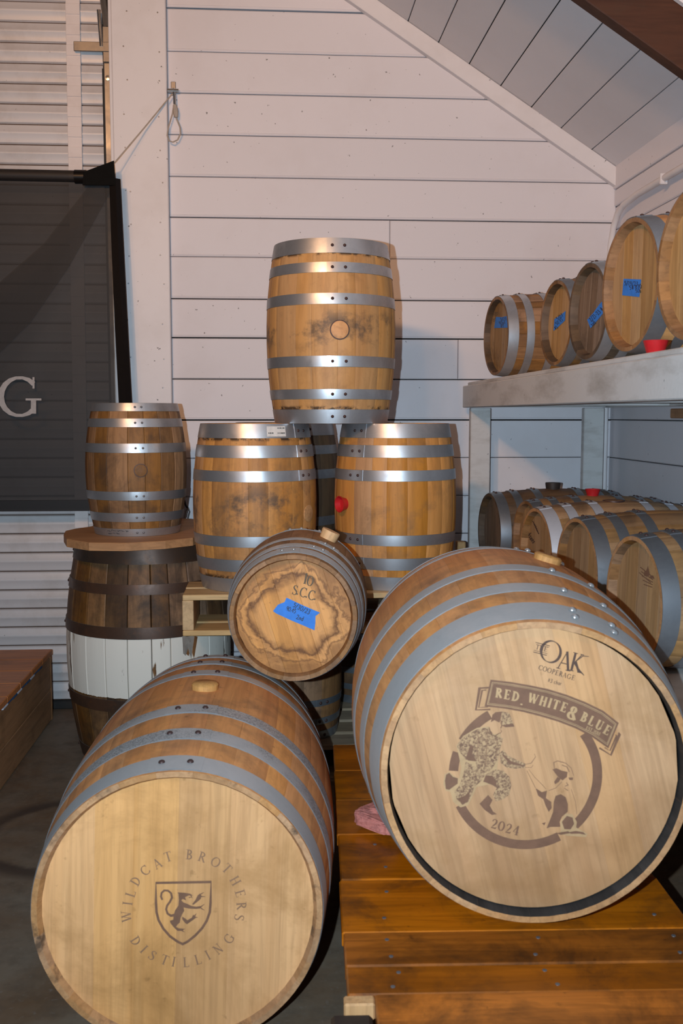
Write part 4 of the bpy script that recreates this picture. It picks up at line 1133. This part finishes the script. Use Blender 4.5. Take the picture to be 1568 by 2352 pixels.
# head maker's mark
mk = Ink(g(.0006))
mk.stroke(arc(922, 198, 78, 86, 0, 360, 34), [5+17*abs(math.cos(R_(360*i/34-25))) for i in range(35)])
mk.glyph('A', 1038, 270, 150, 14, .95, .85); mk.glyph('K', 1128, 285, 150, 14, .85, .85)
mk.stroke([(1110, 290), (1150, 350), (1188, 388)], [10, 16, 5]); mk.stroke([(1130, 270), (1180, 232), (1228, 238)], [6, 8, 4])
mk.text('THE', 803, 158, 40, 14, .95, 1.1); mk.stroke([(800, 124), (914, 152)], 6); mk.stroke([(806, 140), (908, 164)], 4); mk.stroke([(786, 186), (894, 214)], 4); mk.stroke([(782, 200), (890, 228)], 6)
mk.text('COOPERAGE', 826, 322, 40, 17, .95, 1.0, None, .14)
mk.text('#3 char', 898, 424, 32, 15, .9, 1.2)
mk.done('cooper_mark', BURNT3, RB.o)
yr = Ink(g(.0006))
for ch, x, y in (('2', 470, 1575), ('0', 527, 1594), ('2', 585, 1612), ('4', 645, 1628)): yr.glyph(ch, x, y, 76, 14, 1.0, 1.25)
yr.done('year', BURNT, RB.o)
# soldier kneeling to the dog: three tones of burn
hl = Ink(g(.0008))
hl.poly([(520, 850), (455, 860), (425, 795), (330, 808), (222, 872), (165, 950), (188, 1040), (205, 1130), (190, 1215), (150, 1195), (108, 1158), (72, 1180), (62, 1260), (80, 1310), (120, 1320), (140, 1400), (200, 1445), (262, 1425), (300, 1350), (330, 1280), (480, 1250), (520, 900)])
hl.done('soldier_ground_print', SKIN_WOOD, RB.o); hl = Ink(g(.0008))
hl.poly([(1000, 1655), (1000, 1560), (1040, 1492), (1095, 1498), (1130, 1560), (1125, 1605), (1215, 1655), (1205, 1682), (1060, 1672)])
hl.done('dog_ground_print', SKIN_WOOD, RB.o)
cm = Ink(g(.0011))
cm.poly([(530, 675), (590, 690), (605, 730), (622, 775), (560, 790), (520, 775)])
cm.poly([(430, 800), (330, 820), (230, 880), (180, 930), (172, 960), (200, 1010), (240, 1060), (320, 1080), (330, 1130), (390, 1170), (440, 1150), (500, 1060), (520, 960), (540, 890), (470, 870), (440, 830)])
cm.poly([(510, 1010), (540, 985), (580, 1030), (640, 1060), (720, 1095), (715, 1125), (640, 1135), (570, 1125), (520, 1090)])
cm.poly([(240, 1075), (320, 1120), (400, 1180), (370, 1230), (310, 1280), (290, 1340), (260, 1400), (215, 1425), (170, 1380), (150, 1320), (190, 1270), (220, 1190)])
cm.poly([(400, 1180), (480, 1140), (540, 1150), (590, 1200), (605, 1270), (590, 1340), (540, 1380), (480, 1395), (460, 1340), (490, 1290), (440, 1260), (380, 1240)])
cm.done('camouflage_print', CAMO, RB.o)
dk = Ink(g(.0014))
dk.poly([(442, 762), (455, 702), (480, 682), (530, 677), (518, 740), (510, 765), (470, 745)])
dk.poly([(528, 788), (620, 772), (630, 798), (560, 803)])
dk.poly([(75, 1230), (85, 1182), (110, 1168), (138, 1200), (178, 1212), (176, 1255), (140, 1280), (110, 1303), (82, 1298)])
dk.poly([(420, 1345), (455, 1385), (432, 1430), (460, 1478), (490, 1498), (450, 1505), (390, 1462), (352, 1415)])
dk.poly([(280, 940), (305, 960), (292, 1020), (330, 1076), (262, 1070), (200, 1005), (245, 1040)])
dk.poly([(400, 1190), (455, 1190), (480, 1230), (490, 1285), (440, 1258), (382, 1238)])
dk.poly([(235, 1350), (275, 1310), (262, 1395), (216, 1420), (172, 1376)])
dk.stroke([(440, 840), (452, 868), (478, 872), (505, 852), (520, 850)], [5, 6, 7, 6, 4]); dk.stroke([(522, 745), (530, 790), (520, 812)], 7); dk.stroke([(520, 820), (528, 838), (515, 850)], 4)
dk.stroke([(540, 1025), (600, 1085), (705, 1112)], [14, 22, 10])
dk.done('soldier_print', BURNT, RB.o); dk = Ink(g(.0014))
dk.poly([(800, 1290), (850, 1322), (890, 1310), (882, 1370), (925, 1400), (928, 1450), (905, 1480), (880, 1430), (862, 1380), (820, 1350)])
dk.poly([(960, 1352), (1000, 1338), (1040, 1362), (1058, 1420), (1056, 1480), (1010, 1518), (992, 1560), (998, 1600), (920, 1600), (888, 1612), (940, 1480), (945, 1400)])
dk.poly([(1010, 1560), (1050, 1512), (1095, 1525), (1108, 1575), (1080, 1620), (1030, 1618)])
dk.poly([(1070, 1642), (1120, 1632), (1180, 1642), (1203, 1663), (1150, 1655), (1080, 1655)])
dk.poly([(962, 1650), (1060, 1634), (1078, 1650), (1000, 1663)])
dk.poly([(850, 1572), (880, 1562), (870, 1588)])
dk.poly([(935, 1140), (965, 1130), (1010, 1150), (1055, 1160), (1050, 1200), (1015, 1228), (975, 1195)])
dk.poly([(948, 1240), (975, 1200), (1000, 1215), (985, 1240), (955, 1258)])
dk.poly([(1062, 1205), (1100, 1205), (1095, 1225), (1072, 1225)])
dk.done('dog_print', BURNT, RB.o)
th = Ink(g(.0014))
th.stroke([(745, 1140), (790, 1200), (850, 1260), (885, 1300)], [3, 4, 4, 3]); th.stroke([(730, 1150), (760, 1210), (800, 1290)], 4)
th.stroke([(950, 1135), (945, 1085), (975, 1072), (1040, 1090), (1085, 1130), (1105, 1190)], [4, 8, 6, 7, 5, 4]); th.stroke([(1010, 1105), (1050, 1120), (1070, 1160)], 8)
th.stroke([(1045, 1245), (1060, 1265), (1035, 1275)], 7); th.stroke([(1030, 1290), (1060, 1310)], 6); th.stroke([(1085, 1300), (1120, 1400), (1130, 1500)], 3)
th.stroke([(1010, 1240), (960, 1290), (905, 1310)], 4); th.stroke([(720, 1100), (765, 1090), (800, 1040), (790, 1015)], [4, 6, 4, 3]); th.stroke([(715, 1125), (765, 1125), (780, 1105)], 4)
th.stroke([(330, 822), (345, 900), (330, 1000), (350, 1090)], 6); th.stroke([(415, 830), (410, 950), (400, 1120)], 6); th.stroke([(480, 880), (500, 960), (480, 1060)], 5)
th.done('line_print', BURNT2, RB.o)

f = SB.face(520, 1220, 4.3556)
ink = Ink(f)
ink.glyph('1', 792, 474, 108, 12, .9, 1.0); ink.glyph('0', 838, 498, 105, 12, .95, .9)
for ch, x, y in (('S', 686, 590), ('.', 716, 588), ('C', 768, 612), ('.', 806, 617), ('C', 852, 640), ('.', 892, 640)): ink.glyph(ch, x, y, 100, 13, .85, .95)
ink.done('stencil', STENCIL, SB.o)
tp = SB.tape([(465, 800), (515, 735), (580, 710), (600, 665), (770, 745), (935, 815), (890, 850), (888, 920), (880, 992), (760, 940), (640, 890), (500, 825)], TAPE, SB.face(520, 1220, 4.3556, .0012))
ink = Ink(SB.face(520, 1220, 4.3556, .0017))
ink.text('5/30/23', 672, 735, 48, 26, .85, 1, .13); ink.text('90.45', 600, 770, 44, 20, .8, 1, .13, .04); ink.text('2nd', 700, 855, 46, 18, .9, 1, .13)
me = ink.done('handwriting', MARKER, tp)

def label_tape(B, poly, lines, pen=.11):
    tp = B.tape(poly, TAPE, B.face(1050, 480, 3.027, .0009))
    ink = Ink(B.face(1050, 480, 3.027, .0014))
    for t, x, y, h, an in lines: ink.text(t, x, y, h, an, .75, 1, pen)
    ink.done('handwriting', MARKER, tp)
label_tape(B1, [(268, 750), (310, 752), (357, 741), (358, 768), (350, 825), (255, 828)], [('5/23', 298, 768, 22, -8), ('90pt', 288, 794, 24, -10), ('#5', 300, 815, 20, -8)])
label_tape(B2, [(674, 765), (712, 742), (752, 708), (748, 775), (706, 815), (668, 848)], [('5/07', 690, 765, 26, -38), ('50 45', 684, 800, 24, -38), ('#5', 676, 832, 22, -38)])
label_tape(B3, [(902, 770), (945, 722), (985, 665), (1035, 610), (1040, 690), (985, 760), (925, 830)], [('2/21-23 #', 920, 775, 30, -44), ('sub', 928, 806, 30, -42)])
label_tape(B4, [(1155, 485), (1277, 490), (1265, 612), (1145, 600)], [('5/19/23', 1160, 515, 30, 3), ('5# 870', 1195, 548, 30, -8), ('50b', 1238, 570, 26, -4)])
ink = Ink(C5.face(1050, 920, 3.027))
ink.poly([(1325, 1150), (1338, 1215), (1318, 1222), (1305, 1200)]); ink.poly([(1300, 1175), (1320, 1226), (1296, 1216)]); ink.poly([(1338, 1222), (1360, 1215), (1370, 1240), (1330, 1232)])
for k in range(5): ink.stroke([(1270+k*6, 1158+k*30), (1362-k*2, 1230+k*17)], 6)
ink.stroke([(1262, 1195), (1345, 1268)], 5)
ink.done('printed_mark', BURNT, C5.o)
ink = Ink(C3.face(1050, 920, 3.027))
ink.text('uhsuns', 490, 912, 32, 58, .8, 1, .16, .12)
for k in range(4): ink.stroke([(522+k*9, 838+k*20), (548+k*6, 880+k*16)], 6)
ink.done('handwriting', BURNT3, C3.o)
ink = Ink(B1.face(1050, 480, 3.027)); ink.text('10', 268, 715, 30, 95, .7, .8); ink.text('SS', 256, 760, 22, 85, .8, .8); ink.done('stencil', STENCIL, B1.o)

# sticker and scrawl on hoops
def on_hoop(B, h): return lambda a, z: rd(a*Q)*(B.R(z)+h)+Vector((0, 0, z))
fn = on_hoop(A_, .0032); n = 8; vs = []; fs = []
for i in range(n+1):
    a = 13+20*i/n; vs += [fn(a, .551*.925), fn(a, .551*.985)]
for i in range(n): fs.append((2*i, 2*i+1, 2*i+3, 2*i+2))
stk = obj('sticker', mesh('sticker', vs, fs, STICKER, True), A_.o)
sc2 = 1/.185/Q
ink = Ink(lambda x, y: on_hoop(A_, .0042)(x, y))
def arcline(x0, x1, z, w, step=1.1, seed=3):
    r = random.Random(seed); x = x0
    while x < x1:
        d = r.uniform(.5, 1.3); a = x; c = min(x+d, x1)
        ink.poly([(a, z), (c, z), (c, z+w), (a, z+w)]); x = c+r.uniform(.25, .9)
arcline(24, 32, .535, .0035, seed=3); arcline(14.5, 20, .519, .004, seed=5); arcline(24, 32, .519, .0035, seed=8)
ink.done('lettering', MARKER, stk)
ink = Ink(lambda x, y: on_hoop(D_, .0030)(x, y))
r = random.Random(3)
for (x0, x1, z) in ((-34, -4, .019), (-33, -16, .009)):
    q = []; x = x0
    while x < x1: q.append((x, z+r.uniform(-.004, .004))); x += r.uniform(.9, 2.0)
    for a, c in zip(q, q[1:]):
        dxx = .25
        ink.poly([(a[0]-dxx, a[1]), (a[0]+dxx, a[1]+.0008), (c[0]+dxx, c[1]+.0008), (c[0]-dxx, c[1])])
    ink.poly([(x0, z-.0006), (x1, z-.0006), (x1, z+.0006), (x0, z+.0006)])
ink.done('handwriting', MARKER, D_.hoops[0])
